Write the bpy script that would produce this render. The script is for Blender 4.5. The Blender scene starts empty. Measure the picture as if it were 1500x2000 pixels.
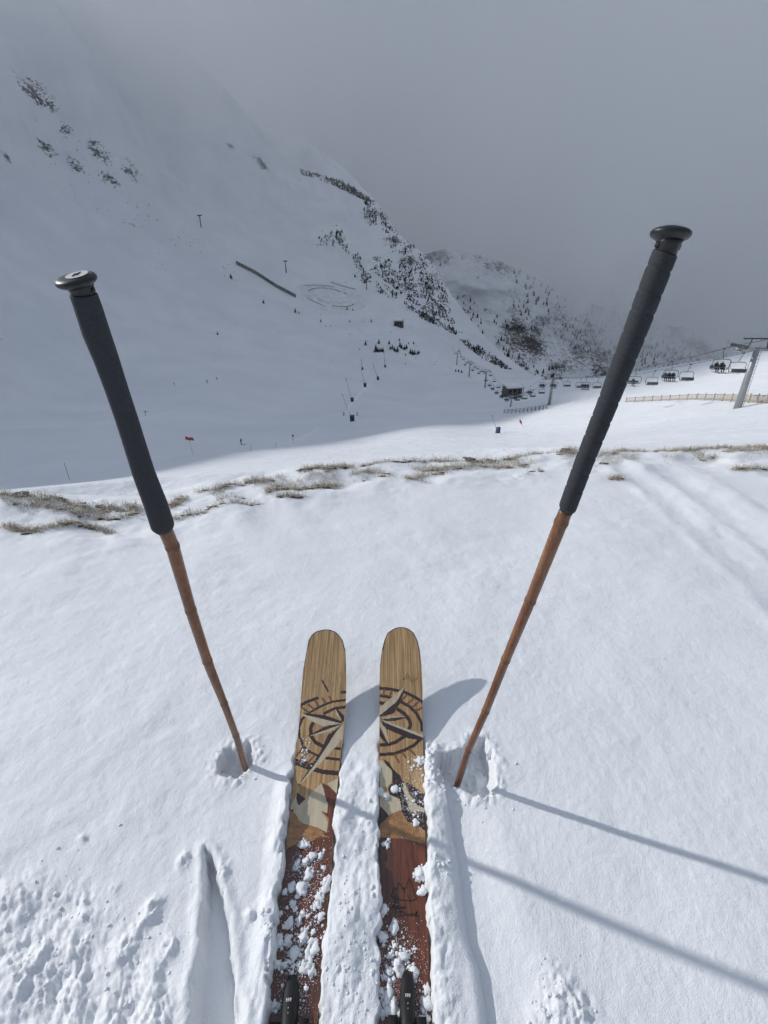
import bpy, bmesh, math, random
import numpy as np
from mathutils import Vector, Matrix

# ------------------------------------------------------------------ camera, sky, sun, exposure
F, TH, H = 900.0, math.radians(26.0), 1.2
CT, ST = math.cos(TH), math.sin(TH)
scene = bpy.context.scene
C = scene.collection
cam_data = bpy.data.cameras.new('camera'); cam = bpy.data.objects.new('camera', cam_data); C.objects.link(cam)
cam.location = (0, 0, H); cam.rotation_euler = (math.pi / 2 - TH, 0, 0)
cam_data.sensor_fit = 'HORIZONTAL'; cam_data.sensor_width = 36.0; cam_data.lens = F / 1500 * 36
cam_data.clip_start = 0.02; cam_data.clip_end = 20000
scene.camera = cam

SUN_EL, SUN_AZ = math.radians(29), math.radians(-17)        # shadows run towards (cos az, sin az)
sdir = Vector((math.cos(SUN_EL) * math.cos(SUN_AZ), math.cos(SUN_EL) * math.sin(SUN_AZ), -math.sin(SUN_EL)))
world = bpy.data.worlds.new('World'); scene.world = world; world.use_nodes = True
wn = world.node_tree.nodes; wl = world.node_tree.links
sky = wn.new('ShaderNodeTexSky'); sky.sky_type = 'NISHITA'; sky.sun_disc = False
sky.sun_elevation = SUN_EL; sky.sun_rotation = math.atan2(-sdir.x, -sdir.y)
sky.altitude = 2000; sky.air_density = 1.0; sky.dust_density = 3.0; sky.ozone_density = 1.0
# thin broken cloud over the whole sky
wtc = wn.new('ShaderNodeTexCoord'); wns = wn.new('ShaderNodeTexNoise'); wns.inputs['Scale'].default_value = 2.2; wns.inputs['Detail'].default_value = 6
wl.new(wtc.outputs['Generated'], wns.inputs['Vector'])
wmr = wn.new('ShaderNodeMapRange'); wmr.inputs['From Min'].default_value = .3; wmr.inputs['From Max'].default_value = .7; wmr.inputs['To Min'].default_value = .6; wmr.inputs['To Max'].default_value = .98
wl.new(wns.outputs['Fac'], wmr.inputs['Value'])
wmx = wn.new('ShaderNodeMix'); wmx.data_type = 'RGBA'; wl.new(wmr.outputs[0], wmx.inputs[0]); wl.new(sky.outputs[0], wmx.inputs[6]); 
wsx = wn.new('ShaderNodeSeparateXYZ'); wl.new(wtc.outputs['Generated'], wsx.inputs[0])      # overcast sky: three times brighter overhead than at the horizon
wov = wn.new('ShaderNodeMapRange'); wl.new(wsx.outputs['Z'], wov.inputs['Value']); wov.inputs['To Min'].default_value = .333
wsc = wn.new('ShaderNodeVectorMath'); wsc.operation = 'SCALE'; wsc.inputs[0].default_value = (5.0, 5.8, 7.2); wl.new(wov.outputs[0], wsc.inputs['Scale']); wl.new(wsc.outputs[0], wmx.inputs[7])
wn['Background'].inputs['Strength'].default_value = 0.075
wl.new(wmx.outputs[2], wn['Background'].inputs['Color'])
sun_data = bpy.data.lights.new('sun', 'SUN'); sun_data.energy = 2.35; sun_data.angle = math.radians(1.1)
sun_data.color = (1.0, 0.98, 0.95)
sun = bpy.data.objects.new('sun', sun_data); C.objects.link(sun)
sun.rotation_euler = sdir.to_track_quat('-Z', 'Y').to_euler()
scene.view_settings.view_transform = 'Standard'; scene.view_settings.look = 'None'
scene.view_settings.gamma = 1; scene.view_settings.exposure = 0.15; scene.view_settings.use_curve_mapping = False
scene.render.engine = 'CYCLES'
scene.cycles.use_denoising = True
scene.cycles.adaptive_threshold = 0.05
scene.cycles.volume_bounces = 24
scene.cycles.max_bounces = 28
scene.cycles.diffuse_bounces = 2
scene.cycles.volume_max_steps = 16

rng = np.random.default_rng(7)
random.seed(5)

# ------------------------------------------------------------------ helpers
def P(px, py, z):
    """photo pixel + depth along the axis -> world point"""
    a = (px - 750) / F; v = (py - 1000) / F
    return np.array([a * z, z * (CT - v * ST), H - z * (ST + v * CT)])
def ground_at(px, py, h=0.0):
    v = (py - 1000) / F
    return P(px, py, (H - h) / (ST + v * CT))
def ray_az(px, py):
    a = (px - 750) / F; v = (py - 1000) / F
    fw = CT - v * ST; d = ST + v * CT
    return math.atan2(a, fw), -d / math.hypot(a, fw)

_tab = rng.random((256, 256)).astype(np.float32)
def vnoise(x, y):
    xi = np.floor(x).astype(np.int64); yi = np.floor(y).astype(np.int64)
    fx = x - xi; fy = y - yi
    fx = fx * fx * fx * (fx * (fx * 6 - 15) + 10); fy = fy * fy * fy * (fy * (fy * 6 - 15) + 10)
    a = _tab[xi & 255, yi & 255]; b = _tab[(xi + 1) & 255, yi & 255]
    c = _tab[xi & 255, (yi + 1) & 255]; d = _tab[(xi + 1) & 255, (yi + 1) & 255]
    return (a * (1 - fx) + b * fx) * (1 - fy) + (c * (1 - fx) + d * fx) * fy - 0.5
def fbm(x, y, octaves=4, gain=0.5, seed=0):
    s = 0; a = 1.0
    for k in range(octaves):
        ca, sa = math.cos(k * 1.3 + .4), math.sin(k * 1.3 + .4)
        s = s + a * vnoise((x * ca - y * sa) * 2 ** k + seed * 17.3 + k * 31.7, (x * sa + y * ca) * 2 ** k + seed * 7.1 + k * 11.9)
        a *= gain
    return s
def smooth(e0, e1, x):
    t = np.clip((x - e0) / (e1 - e0), 0, 1); return t * t * (3 - 2 * t)
def poly_sd(x, y, poly):
    """signed distance to a polygon, negative inside"""
    poly = np.asarray(poly, float); n = len(poly)
    d = np.full(x.shape, 1e18); inside = np.zeros(x.shape, bool)
    for i in range(n):
        a = poly[i]; b = poly[(i + 1) % n]; e = b - a
        t = np.clip(((x - a[0]) * e[0] + (y - a[1]) * e[1]) / max(e @ e, 1e-12), 0, 1)
        d = np.minimum(d, (x - a[0] - t * e[0]) ** 2 + (y - a[1] - t * e[1]) ** 2)
        c = (a[1] > y) != (b[1] > y)
        with np.errstate(divide='ignore', invalid='ignore'):
            inside ^= c & (x < (b[0] - a[0]) * (y - a[1]) / (b[1] - a[1] + 1e-30) + a[0])
    return np.where(inside, -1, 1) * np.sqrt(d)
def line_d(x, y, pts):
    """distance to a polyline and which side (right of its direction positive)"""
    pts = np.asarray(pts, float); best = np.full(x.shape, 1e18); side = np.zeros(x.shape)
    for a, b in zip(pts[:-1], pts[1:]):
        e = b - a
        t = np.clip(((x - a[0]) * e[0] + (y - a[1]) * e[1]) / max(e @ e, 1e-12), 0, 1)
        dx = x - a[0] - t * e[0]; dy = y - a[1] - t * e[1]; d = dx * dx + dy * dy
        m = d < best
        side = np.where(m, np.sign(e[1] * dx - e[0] * dy), side); best = np.where(m, d, best)
    return np.sqrt(best), side

def tag(o, label=None, cat=None, group=None, kind=None):
    if label: o['label'] = label
    if cat: o['category'] = cat
    if group: o['group'] = group
    if kind: o['kind'] = kind
    return o
def mesh_np(name, verts, quads=None, tris=None, mats=(), smooth_shade=True, mat_idx=None):
    me = bpy.data.meshes.new(name)
    verts = np.asarray(verts, np.float32).reshape(-1, 3)
    me.vertices.add(len(verts)); me.vertices.foreach_set('co', verts.ravel())
    loops = []; totals = []
    if quads is not None and len(quads):
        q = np.asarray(quads, np.int32); loops.append(q.ravel()); totals.append(np.full(len(q), 4, np.int32))
    if tris is not None and len(tris):
        t = np.asarray(tris, np.int32); loops.append(t.ravel()); totals.append(np.full(len(t), 3, np.int32))
    loops = np.concatenate(loops); totals = np.concatenate(totals)
    me.loops.add(len(loops)); me.loops.foreach_set('vertex_index', loops)
    me.polygons.add(len(totals))
    st = np.zeros(len(totals), np.int32); st[1:] = np.cumsum(totals)[:-1]
    me.polygons.foreach_set('loop_start', st); me.polygons.foreach_set('loop_total', totals)
    if smooth_shade: me.polygons.foreach_set('use_smooth', np.ones(len(totals), bool))
    if mat_idx is not None: me.polygons.foreach_set('material_index', np.asarray(mat_idx, np.int32))
    me.update(calc_edges=True); me.validate()
    for m in mats: me.materials.append(m)
    return me
def obj(name, me, parent=None, loc=None):
    o = bpy.data.objects.new(name, me); C.objects.link(o)
    if parent: o.parent = parent
    if loc is not None: o.location = loc
    return o
def grid_quads(nr, nc):
    i = np.arange(nr * nc).reshape(nr, nc)
    return np.stack([i[:-1, :-1], i[:-1, 1:], i[1:, 1:], i[1:, :-1]], -1).reshape(-1, 4)
class MB:
    """collects simple shapes into one mesh"""
    def __init__(s): s.v = []; s.q = []; s.t = []; s.n = 0
    def add(s, v, q=(), t=()):
        v = np.asarray(v, float).reshape(-1, 3)
        s.v.append(v); s.q += [[i + s.n for i in f] for f in q]; s.t += [[i + s.n for i in f] for f in t]; s.n += len(v)
    def box(s, c, size, rot=None):
        c = np.asarray(c, float); h = np.asarray(size, float) / 2
        v = np.array([[x, y, z] for x in (-1, 1) for y in (-1, 1) for z in (-1, 1)]) * h
        if rot is not None: v = v @ np.array(rot).T
        s.add(v + c, [(0, 1, 3, 2), (4, 6, 7, 5), (0, 4, 5, 1), (2, 3, 7, 6), (0, 2, 6, 4), (1, 5, 7, 3)])
    def tube(s, pts, rad, n=8, cap=True):
        pts = np.asarray(pts, float); rad = np.broadcast_to(np.asarray(rad, float), (len(pts),))
        d = np.gradient(pts, axis=0); d /= np.linalg.norm(d, axis=1)[:, None] + 1e-12
        ref = np.array([0, 0, 1.0]) if abs(d[0][2]) < .9 else np.array([0, 1.0, 0])
        rings = []
        for p, t, r in zip(pts, d, rad):
            u = np.cross(t, ref); u /= np.linalg.norm(u) + 1e-12; w = np.cross(u, t)
            a = np.arange(n) / n * 2 * math.pi
            rings.append(p + r * (np.cos(a)[:, None] * u + np.sin(a)[:, None] * w))
        m = len(pts)
        q = [(i * n + j, i * n + (j + 1) % n, (i + 1) * n + (j + 1) % n, (i + 1) * n + j) for i in range(m - 1) for j in range(n)]
        v = np.concatenate(rings); t = []
        if cap:
            v = np.concatenate([v, pts[:1], pts[-1:]])
            t = [(m * n, (j + 1) % n, j) for j in range(n)] + [(m * n + 1, (m - 1) * n + j, (m - 1) * n + (j + 1) % n) for j in range(n)]
        s.add(v, q, t)
    def build(s, name, mat, parent=None, smooth_shade=False):
        me = mesh_np(name, np.concatenate(s.v), s.q, s.t, [mat], smooth_shade)
        return obj(name, me, parent)
    def mesh(s, name, mat, smooth_shade=False):
        return mesh_np(name, np.concatenate(s.v), s.q, s.t, [mat], smooth_shade)
def empty(name, loc=(0, 0, 0), rz=0):
    o = bpy.data.objects.new(name, None); C.objects.link(o); o.location = loc; o.rotation_euler = (0, 0, rz)
    o.empty_display_size = .1
    return o
def copy_tree(o, parent=None):
    c = o.copy(); C.objects.link(c); c.parent = parent
    for ch in list(o.children): copy_tree(ch, c)
    return c

# ------------------------------------------------------------------ materials
class NT:
    def __init__(s, name):
        s.m = bpy.data.materials.new(name); s.m.use_nodes = True
        s.t = s.m.node_tree; s.n = s.t.nodes; s.b = s.n['Principled BSDF']; s.out = s.n['Material Output']
    def new(s, kind, **kw):
        n = s.n.new(kind)
        for k, v in kw.items():
            if k in n.inputs.keys() if hasattr(n.inputs, 'keys') else False: n.inputs[k].default_value = v
            else: setattr(n, k, v)
        return n
    def link(s, a, b): s.t.links.new(a, b)
    def noise(s, scale, detail=4, rough=.5, vec=None, w=None):
        n = s.n.new('ShaderNodeTexNoise'); n.inputs['Scale'].default_value = scale
        n.inputs['Detail'].default_value = detail; n.inputs['Roughness'].default_value = rough
        if vec is not None: s.link(vec, n.inputs['Vector'])
        return n
    def ramp(s, fac, stops):
        r = s.n.new('ShaderNodeValToRGB'); el = r.color_ramp.elements
        while len(el) < len(stops): el.new(0.5)
        for e, (p, c) in zip(el, stops): e.position = p; e.color = (*c, 1) if len(c) == 3 else c
        s.link(fac, r.inputs[0]); return r
    def math(s, op, a, b=None):
        n = s.n.new('ShaderNodeMath'); n.operation = op
        for i, v in enumerate((a, b)):
            if v is None: continue
            if isinstance(v, (int, float)): n.inputs[i].default_value = v
            else: s.link(v, n.inputs[i])
        return n.outputs[0]
    def bump(s, height, strength, dist):
        b = s.n.new('ShaderNodeBump'); b.inputs['Strength'].default_value = strength; b.inputs['Distance'].default_value = dist
        s.link(height, b.inputs['Height']); s.link(b.outputs[0], s.b.inputs['Normal']); return b
def plain(name, col, rough=.6, metal=0.0, var=.12, scale=30):
    n = NT(name); tc = n.new('ShaderNodeTexCoord')
    ns = n.noise(scale, 4, .6, tc.outputs['Object'])
    c0 = tuple(max(0, c * (1 - var)) for c in col); c1 = tuple(min(1, c * (1 + var)) for c in col)
    r = n.ramp(ns.outputs['Fac'], [(.3, c0), (.7, c1)])
    n.link(r.outputs[0], n.b.inputs['Base Color']); n.b.inputs['Roughness'].default_value = rough; n.b.inputs['Metallic'].default_value = metal
    return n.m

def mat_snow_near():
    n = NT('snow_near'); geo = n.new('ShaderNodeNewGeometry'); pos = geo.outputs['Position']
    a = n.noise(360, 1.5, .65, pos); b = n.noise(80, 2, .6, pos); c = n.noise(18, 1, .6, pos)
    h = n.math('ADD', n.math('ADD', n.math('MULTIPLY', a.outputs['Fac'], .55), n.math('MULTIPLY', b.outputs['Fac'], .8)), n.math('MULTIPLY', c.outputs['Fac'], .9))
    n.bump(h, .42, .006)
    big = n.noise(1.7, 2, .55, pos)
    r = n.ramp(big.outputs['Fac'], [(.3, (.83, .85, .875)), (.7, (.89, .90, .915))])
    n.link(r.outputs[0], n.b.inputs['Base Color'])
    sp = n.noise(900, 1, .5, pos)
    rr = n.ramp(sp.outputs['Fac'], [(.60, (.75,) * 3), (.72, (.22,) * 3)])
    n.link(rr.outputs[0], n.b.inputs['Roughness']); n.b.inputs['Specular IOR Level'].default_value = .35
    n.b.inputs['Subsurface Weight'].default_value = 0
    n.b.inputs['Subsurface Radius'].default_value = (.012, .014, .018); n.b.inputs['Subsurface Scale'].default_value = 1.0
    return n.m
def mat_snow_far():
    """snow with rock and scrub showing on the steep wind-scoured places"""
    n = NT('snow_far'); geo = n.new('ShaderNodeNewGeometry'); pos = geo.outputs['Position']
    at = n.new('ShaderNodeAttribute'); at.attribute_name = 'rock'
    a = n.noise(.13, 6, .7, pos); b = n.noise(.5, 4, .6, pos)
    k = n.math('ADD', n.math('MULTIPLY', a.outputs['Fac'], .5), n.math('MULTIPLY', b.outputs['Fac'], .5))
    m = n.math('ADD', n.math('MULTIPLY', at.outputs['Fac'], .27), k)
    mask = n.ramp(m, [(.69, (0, 0, 0)), (.76, (1, 1, 1))])
    rn = n.noise(.7, 4, .6, pos)
    rock = n.ramp(rn.outputs['Fac'], [(.3, (.055, .05, .048)), (.7, (.16, .145, .13))])
    sn = n.noise(.03, 5, .6, pos)
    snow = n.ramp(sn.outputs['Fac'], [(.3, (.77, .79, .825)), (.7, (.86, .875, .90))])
    mix = n.new('ShaderNodeMix'); mix.data_type = 'RGBA'
    n.link(mask.outputs[0], mix.inputs[0]); n.link(snow.outputs[0], mix.inputs[6]); n.link(rock.outputs[0], mix.inputs[7])
    n.link(mix.outputs[2], n.b.inputs['Base Color']); n.b.inputs['Roughness'].default_value = .8
    n.b.inputs['Specular IOR Level'].default_value = .2
    bn = n.noise(.3, 4, .65, pos); n.bump(bn.outputs['Fac'], .55, .8)
    return n.m
def mat_wood(name, c0, c1, axis_scale, strips=0, rough=.33, coat=.55):
    """veneer: grain runs along local Y"""
    n = NT(name); tc = n.new('ShaderNodeTexCoord')
    mp = n.new('ShaderNodeMapping'); mp.inputs['Scale'].default_value = axis_scale
    n.link(tc.outputs['Object'], mp.inputs['Vector'])
    w = n.noise(1.0, 5, .62, mp.outputs[0])
    f = n.noise(3.1, 3, .6, mp.outputs[0])
    k = n.math('ADD', n.math('MULTIPLY', w.outputs['Fac'], .65), n.math('MULTIPLY', f.outputs['Fac'], .35))
    r = n.ramp(k, [(.36, c0), (.5, tuple((a + b) / 2 for a, b in zip(c0, c1))), (.62, c1)])
    n.link(r.outputs[0], n.b.inputs['Base Color'])
    n.b.inputs['Roughness'].default_value = rough; n.b.inputs['Coat Weight'].default_value = coat; n.b.inputs['Coat Roughness'].default_value = .25
    wet = n.noise(260, 2, .6, tc.outputs['Object']); n.bump(wet.outputs['Fac'], .25, .0012)
    return n.m
def mat_random(name, stops, rough=.8):
    n = NT(name); geo = n.new('ShaderNodeNewGeometry')
    r = n.ramp(geo.outputs['Random Per Island'], stops)
    n.link(r.outputs[0], n.b.inputs['Base Color']); n.b.inputs['Roughness'].default_value = rough
    return n.m
M = {}
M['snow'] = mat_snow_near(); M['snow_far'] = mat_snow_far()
M['ash'] = mat_wood('zebrano_veneer', (.22, .115, .042), (.63, .41, .19), (190, 4, 5))
M['tan'] = mat_wood('tan_veneer', (.22, .10, .035), (.42, .22, .085), (40, 90, 10))
M['red'] = mat_wood('red_veneer', (.062, .017, .009), (.19, .055, .021), (120, 10, 8))
M['brown'] = mat_wood('brown_veneer', (.06, .022, .014), (.115, .04, .022), (120, 10, 8))
M['dark'] = mat_wood('dark_veneer', (.022, .010, .009), (.05, .022, .018), (120, 10, 8))
M['tick'] = mat_wood('tick_veneer', (.13, .045, .018), (.24, .09, .035), (120, 10, 8))
M['pale'] = mat_wood('maple_veneer', (.46, .385, .26), (.60, .52, .37), (60, 8, 8), rough=.4)
M['sidewall'] = plain('sidewall_wood', (.62, .47, .28), .45)
M['black_abs'] = plain('black_plastic', (.007, .007, .008), .6)
M['ink'] = plain('black_ink', (.008, .007, .007), .5)
M['etch'] = plain('pale_scratch', (.62, .5, .36), .6)
M['grip'] = plain('grip_foam', (.036, .039, .046), .85, 0, .3, 500)
M['cap'] = plain('cap_plastic', (.016, .017, .019), .42)
M['disc'] = plain('cap_disc', (.72, .71, .68), .35)
M['steel'] = plain('galvanised_steel', (.34, .355, .36), .5, .6)
M['darksteel'] = plain('dark_steel', (.07, .075, .08), .55, .4)
M['cable'] = plain('wire_rope', (.06, .06, .065), .5, .4)
M['seatpad'] = plain('chair_seat', (.08, .083, .088), .7)
M['fence'] = plain('fence_wood', (.46, .38, .26), .8)
M['fence_dark'] = plain('fence_weathered', (.13, .115, .10), .85)
M['orange'] = plain('orange_banner', (.48, .10, .07), .7)
M['pole_grey'] = plain('marker_grey', (.16, .165, .17), .7)
M['blue'] = plain('blue_box', (.05, .10, .19), .6)
M['gunbox'] = plain('gun_box', (.03, .04, .07), .6)
M['roofsnow'] = plain('roof_snow', (.92, .93, .945), .8, 0, .02)
M['hutwall'] = plain('hut_wall', (.16, .14, .125), .85)
M['glass'] = plain('hut_glass', (.02, .025, .03), .15)
M['liner'] = plain('reservoir_liner', (.76, .775, .80), .7, 0, .14, .16)
M['soil'] = plain('dark_soil', (.065, .05, .037), .95, 0, .35, 60)
M['stone'] = plain('grey_stone', (.14, .135, .13), .9, 0, .3, 40)
M['grass'] = mat_random('dry_grass', [(0, (.20, .155, .105)), (.3, (.40, .33, .23)), (.75, (.58, .51, .39)), (1, (.72, .67, .57))])
M['frosted'] = mat_random('frosted_grass', [(0, (.30, .25, .17)), (.5, (.55, .52, .45)), (1, (.78, .78, .76))])
M['fir'] = mat_random('fir_needles', [(0, (.012, .02, .016)), (.6, (.025, .036, .026)), (1, (.05, .06, .05))])
M['bark'] = plain('bark', (.06, .045, .035), .9)
M['scrub'] = mat_random('bare_scrub', [(0, (.04, .037, .036)), (.5, (.10, .085, .075)), (1, (.26, .25, .25))])
M['jacket_red'] = plain('red_jacket', (.24, .03, .03), .7)
M['jacket_dark'] = plain('dark_jacket', (.022, .026, .036), .7)
M['jacket_teal'] = plain('teal_jacket', (.03, .11, .14), .7)
M['trousers'] = plain('dark_trousers', (.02, .02, .023), .75)
M['helmet'] = plain('helmet', (.06, .06, .065), .4)
M['skin'] = plain('skin', (.45, .27, .19), .6)

def mat_bamboo():
    n = NT('bamboo'); tc = n.new('ShaderNodeTexCoord')
    mp = n.new('ShaderNodeMapping'); mp.inputs['Scale'].default_value = (260, 260, 7); n.link(tc.outputs['Object'], mp.inputs['Vector'])
    a = n.noise(1, 5, .6, mp.outputs[0]); b = n.noise(9, 4, .6, tc.outputs['Object'])
    k = n.math('ADD', n.math('MULTIPLY', a.outputs['Fac'], .45), n.math('MULTIPLY', b.outputs['Fac'], .55))
    r = n.ramp(k, [(.34, (.105, .036, .013)), (.5, (.20, .075, .027)), (.66, (.31, .14, .06))])
    n.link(r.outputs[0], n.b.inputs['Base Color']); n.b.inputs['Roughness'].default_value = .38
    n.b.inputs['Coat Weight'].default_value = .25; n.bump(a.outputs['Fac'], .15, .001)
    return n.m
M['bamboo'] = mat_bamboo()
M['node'] = plain('bamboo_node', (.19, .095, .045), .65, 0, .45, 220)

# ------------------------------------------------------------------ ski geometry tables (needed by the snow too)
SKI_BASE, SKI_Y0, SKI_K = -0.018, 0.66, 0.51
def ski_h(Y): return SKI_BASE + SKI_K * np.maximum(0, Y - SKI_Y0) ** 2
_Yt = np.linspace(-.2, 1.5, 3000)
_d = H - ski_h(_Yt)
_pyt = 1000 + F * np.tan(np.arctan2(_d, _Yt) - TH)
_m = np.ones(len(_Yt), bool); _m[_Yt < .12] = False
_pyt, _Ym = _pyt[_m][::-1], _Yt[_m][::-1]
def ski_Y(py): return np.interp(py, _pyt, _Ym)
def ski_point(px, py, lift=0.0):
    Y = ski_Y(py); h = ski_h(Y); z = Y * CT + (H - h) * ST
    return np.stack(np.broadcast_arrays((px - 750) / F * z, Y, h + lift), -1)
SKI_EDGE = {
 'L': [(1229.5, 633, 641), (1231, 626, 648), (1234, 616, 655), (1240, 609, 662), (1250, 603, 669), (1270, 599, 674.4), (1310, 592, 676), (1350, 588.6, 676),
       (1390, 586, 674.5), (1430, 582.6, 671), (1460, 580, 667), (1500, 575.6, 662.5), (1565, 568.8, 656), (1608, 564.5, 652), (1661, 558, 648.5),
       (1715, 553.5, 644.5), (1784, 543.5, 638), (1868, 534.6, 631), (1952, 526, 623), (2000, 521.4, 618.5), (2080, 513, 611)],
 'R': [(1225, 779, 788), (1226.5, 773, 794), (1230, 765.5, 801), (1236, 757, 808), (1250, 751, 815), (1270, 746, 820), (1300, 742.3, 823), (1340, 741, 825),
       (1400, 741, 825.5), (1500, 741.2, 827), (1544, 741.6, 828), (1608, 742.2, 829.7), (1693, 742.4, 832), (1757, 742, 833.5), (1840, 741.6, 837), (1980, 740.4, 842), (2080, 739.5, 846)]}
def ski_edges(k, py):
    t = np.array(SKI_EDGE[k]); return np.interp(py, t[:, 0], t[:, 1]), np.interp(py, t[:, 0], t[:, 2])

# ------------------------------------------------------------------ near snow
def gp(lst, h=0.0): return [tuple(ground_at(x, y, h)[:2]) for x, y in lst]
CREST = gp([(-300, 985), (0, 985), (150, 985), (300, 978), (400, 955), (520, 940), (640, 922), (760, 908), (860, 901), (950, 899), (1050, 893), (1110, 884), (1200, 887), (1300, 884), (1400, 880), (1500, 880), (1800, 880)])
_cr = np.array(CREST); _cr_s = _cr[:, 0] / _cr[:, 1]; _cr_y = _cr[:, 1]
PIT = gp([(400, 1655), (412, 1665), (428, 1730), (445, 1800), (456, 1900), (470, 2020), (368, 2020), (377, 1930), (392, 1850), (395, 1780), (402, 1700)])
HOLE_R = gp([(850, 1492), (858, 1478), (882, 1470), (905, 1462), (917, 1446), (946, 1442), (958, 1464), (967, 1505), (964, 1540), (946, 1556), (920, 1545), (893, 1534), (864, 1518)])
HOLE_L = gp([(424, 1492), (440, 1466), (462, 1460), (484, 1447), (494, 1464), (498, 1478), (486, 1494), (460, 1515), (436, 1510)])
CRACK = gp([(878, 1590), (893, 1680), (903, 1760), (912, 1830), (935, 1890), (946, 1960), (955, 2060)])
TRACKS = [gp([(1205, 905), (1290, 960), (1390, 1040), (1500, 1140), (1600, 1240)]), gp([(1270, 900), (1370, 960), (1470, 1040), (1580, 1140)]), gp([(1380, 905), (1470, 960), (1580, 1030)])]
BUMPS = [(160, 1640, .008, .009), (358, 1680, .012, .012), (438, 1702, .013, .014), (300, 1775, .016, .016), (490, 1790, .012, .013), (520, 1830, .012, .012), (225, 1735, .01, .01), (720, 1600, .014, .012),
         (668, 1600, .01, .007), (445, 1855, .008, .007), (275, 1800, .015, .013), (330, 1850, .016, .014), (250, 1850, .02, .014), (1090, 1930, .03, .008), (1130, 1975, .03, .010), (1070, 1985, .025, .009), (620, 1150, .02, .003), (1000, 1250, .03, .004), (300, 1400, .03, .003)]
def near_h(X, Y, fine=True):
    shp = X.shape
    s = X / np.maximum(Y, .3)
    yc = np.interp(s, _cr_s, _cr_y) + .05 * fbm(X * 2.2, Y * .3, 3, seed=3)
    z = .05 * fbm(X * .55, Y * .55, 3, seed=1) * smooth(1.2, 2.6, np.hypot(X, Y)) + .012 * fbm(X * 2.1, Y * 2.1, 3, seed=2)
    # wind-packed ribs slanting along the crest
    rib = fbm(X * 1.5 + Y * .9, (Y * 1.2 - X * 1.0) * .28, 3, seed=9)
    z = z + .10 * rib * smooth(1.5, 2.7, Y) * smooth(.25, -.9, X) * smooth(9, 3.3, np.abs(Y) + 0)
    z = z + .05 * fbm(X * 2.6, Y * 3.4, 4, seed=12) * smooth(.55, .1, np.abs(yc - Y - .15))
    d = np.maximum(0, Y - yc)
    z = z - .62 * d * d / (d + .35)
    if fine:
        z = z + .0024 * fbm(X * 14, Y * 14, 3, seed=4) * (1 + 1.5 * fbm(X * 1.3, Y * 1.3, 2, seed=45)) + .0009 * fbm(X * 60, Y * 60, 2, seed=5)
        # soft ripples in the middle distance
        z = z + .0045 * fbm(X * 5, Y * 9, 3, seed=6) * smooth(1.0, 1.8, Y)
    for k, tr in enumerate(TRACKS):
        dd, _ = line_d(X, Y, tr); w = .07 + .03 * k
        z = z - (.010 - .002 * k) * np.exp(-(dd / w) ** 2) + .005 * np.exp(-((dd - w * 1.9) / (w * .6)) ** 2) * (1 + 1.2 * fbm(X * 9, Y * 9, 2, seed=30 + k))
    near = Y < 1.6
    if near.any() and fine:
        x = X[near]; y = Y[near]; zz = z[near]
        jag = .010 * fbm(x * 45, y * 45, 4, .62, seed=8)
        # chunky debris, lower left
        reg = smooth(.02, -.06, poly_sd(x, y, gp([(-200, 1660), (60, 1690), (180, 1720), (250, 1760), (320, 1850), (365, 1990), (360, 2100), (-400, 2100)])) + 1.5 * jag)
        lump = np.abs(fbm(x * 20 + .5 * y * 20, y * 17, 3, seed=20)) + .6 * np.abs(fbm(x * 45, y * 45, 2, seed=21))
        zz = zz + reg * (.35 + .9 * smooth(-.25, .25, fbm(x * 7, y * 7, 2, seed=53))) * (.013 * (lump - .12) + .015 * fbm(x * 24 + y * 10, y * 19, 5, .62, seed=51))
        # loose lumps around and between the skis
        band = smooth(.92, .80, y)
        el = np.interp(y, ski_Y(np.arange(2080, 1225, -5.)), np.arange(2080, 1225, -5.))
        cols = {}
        for k in 'LR':
            a, b = ski_edges(k, el); zd = y * CT + (H - ski_h(y)) * ST
            cols[k] = ((a - 750) / F * zd, (b - 750) / F * zd)
        between = smooth(-.006, .012, x - cols['L'][1]) * smooth(.004, -.004, x - cols['R'][0])
        lum2 = np.abs(fbm(x * 26, y * 19, 3, seed=22)) + .7 * np.abs(fbm(x * 70, y * 60, 2, seed=23))
        zz = zz + between * band * (.006 * lum2 + .020 * fbm(x * 11, y * 6.5, 4, .5, seed=24) - .001)
        bl = smooth(-.055, -.012, x - cols['L'][0]) * smooth(.004, -.002, x - cols['L'][0]) * smooth(.86, .76, y)
        zz = zz + bl * (.012 + .014 * np.abs(fbm(x * 30, y * 16, 3, seed=25)))
        br = smooth(-.002, .008, x - cols['R'][1]) * smooth(.07, .015, x - cols['R'][1]) * smooth(.95, .86, y)
        zz = zz + br * (.006 + .030 * (np.abs(fbm(x * 30, y * 26, 3, seed=26)) + .6 * np.abs(fbm(x * 80, y * 80, 2, seed=27))) * (.35 + smooth(.74, .86, y)))
        # plateau that breaks off along the crack right of the skis
        dd, side = line_d(x, y, CRACK)
        crk = smooth(.89, .78, y)
        zz = zz + crk * (np.where(side < 0, -.5, .5) * .022 * smooth(0, .006, dd) - .008 * np.exp(-(dd / .012) ** 2)) * smooth(.14, .03, dd)
        # the sharp-walled old track, lower left
        sd = poly_sd(x, y, PIT) + .6 * jag
        zz = zz - .048 * smooth(.004, -.008, sd) + .006 * np.exp(-((sd - .012) / .012) ** 2)
        for px, py, r, h in BUMPS:
            c = ground_at(px, py)
            q = np.hypot(x - c[0], (y - c[1]) * .8) + .5 * jag
            zz = zz + .8 * h * np.exp(-(q / r) ** 2) * (1 + 1.3 * fbm(x * 70 + px, y * 70, 3, .6, seed=52))
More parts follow.
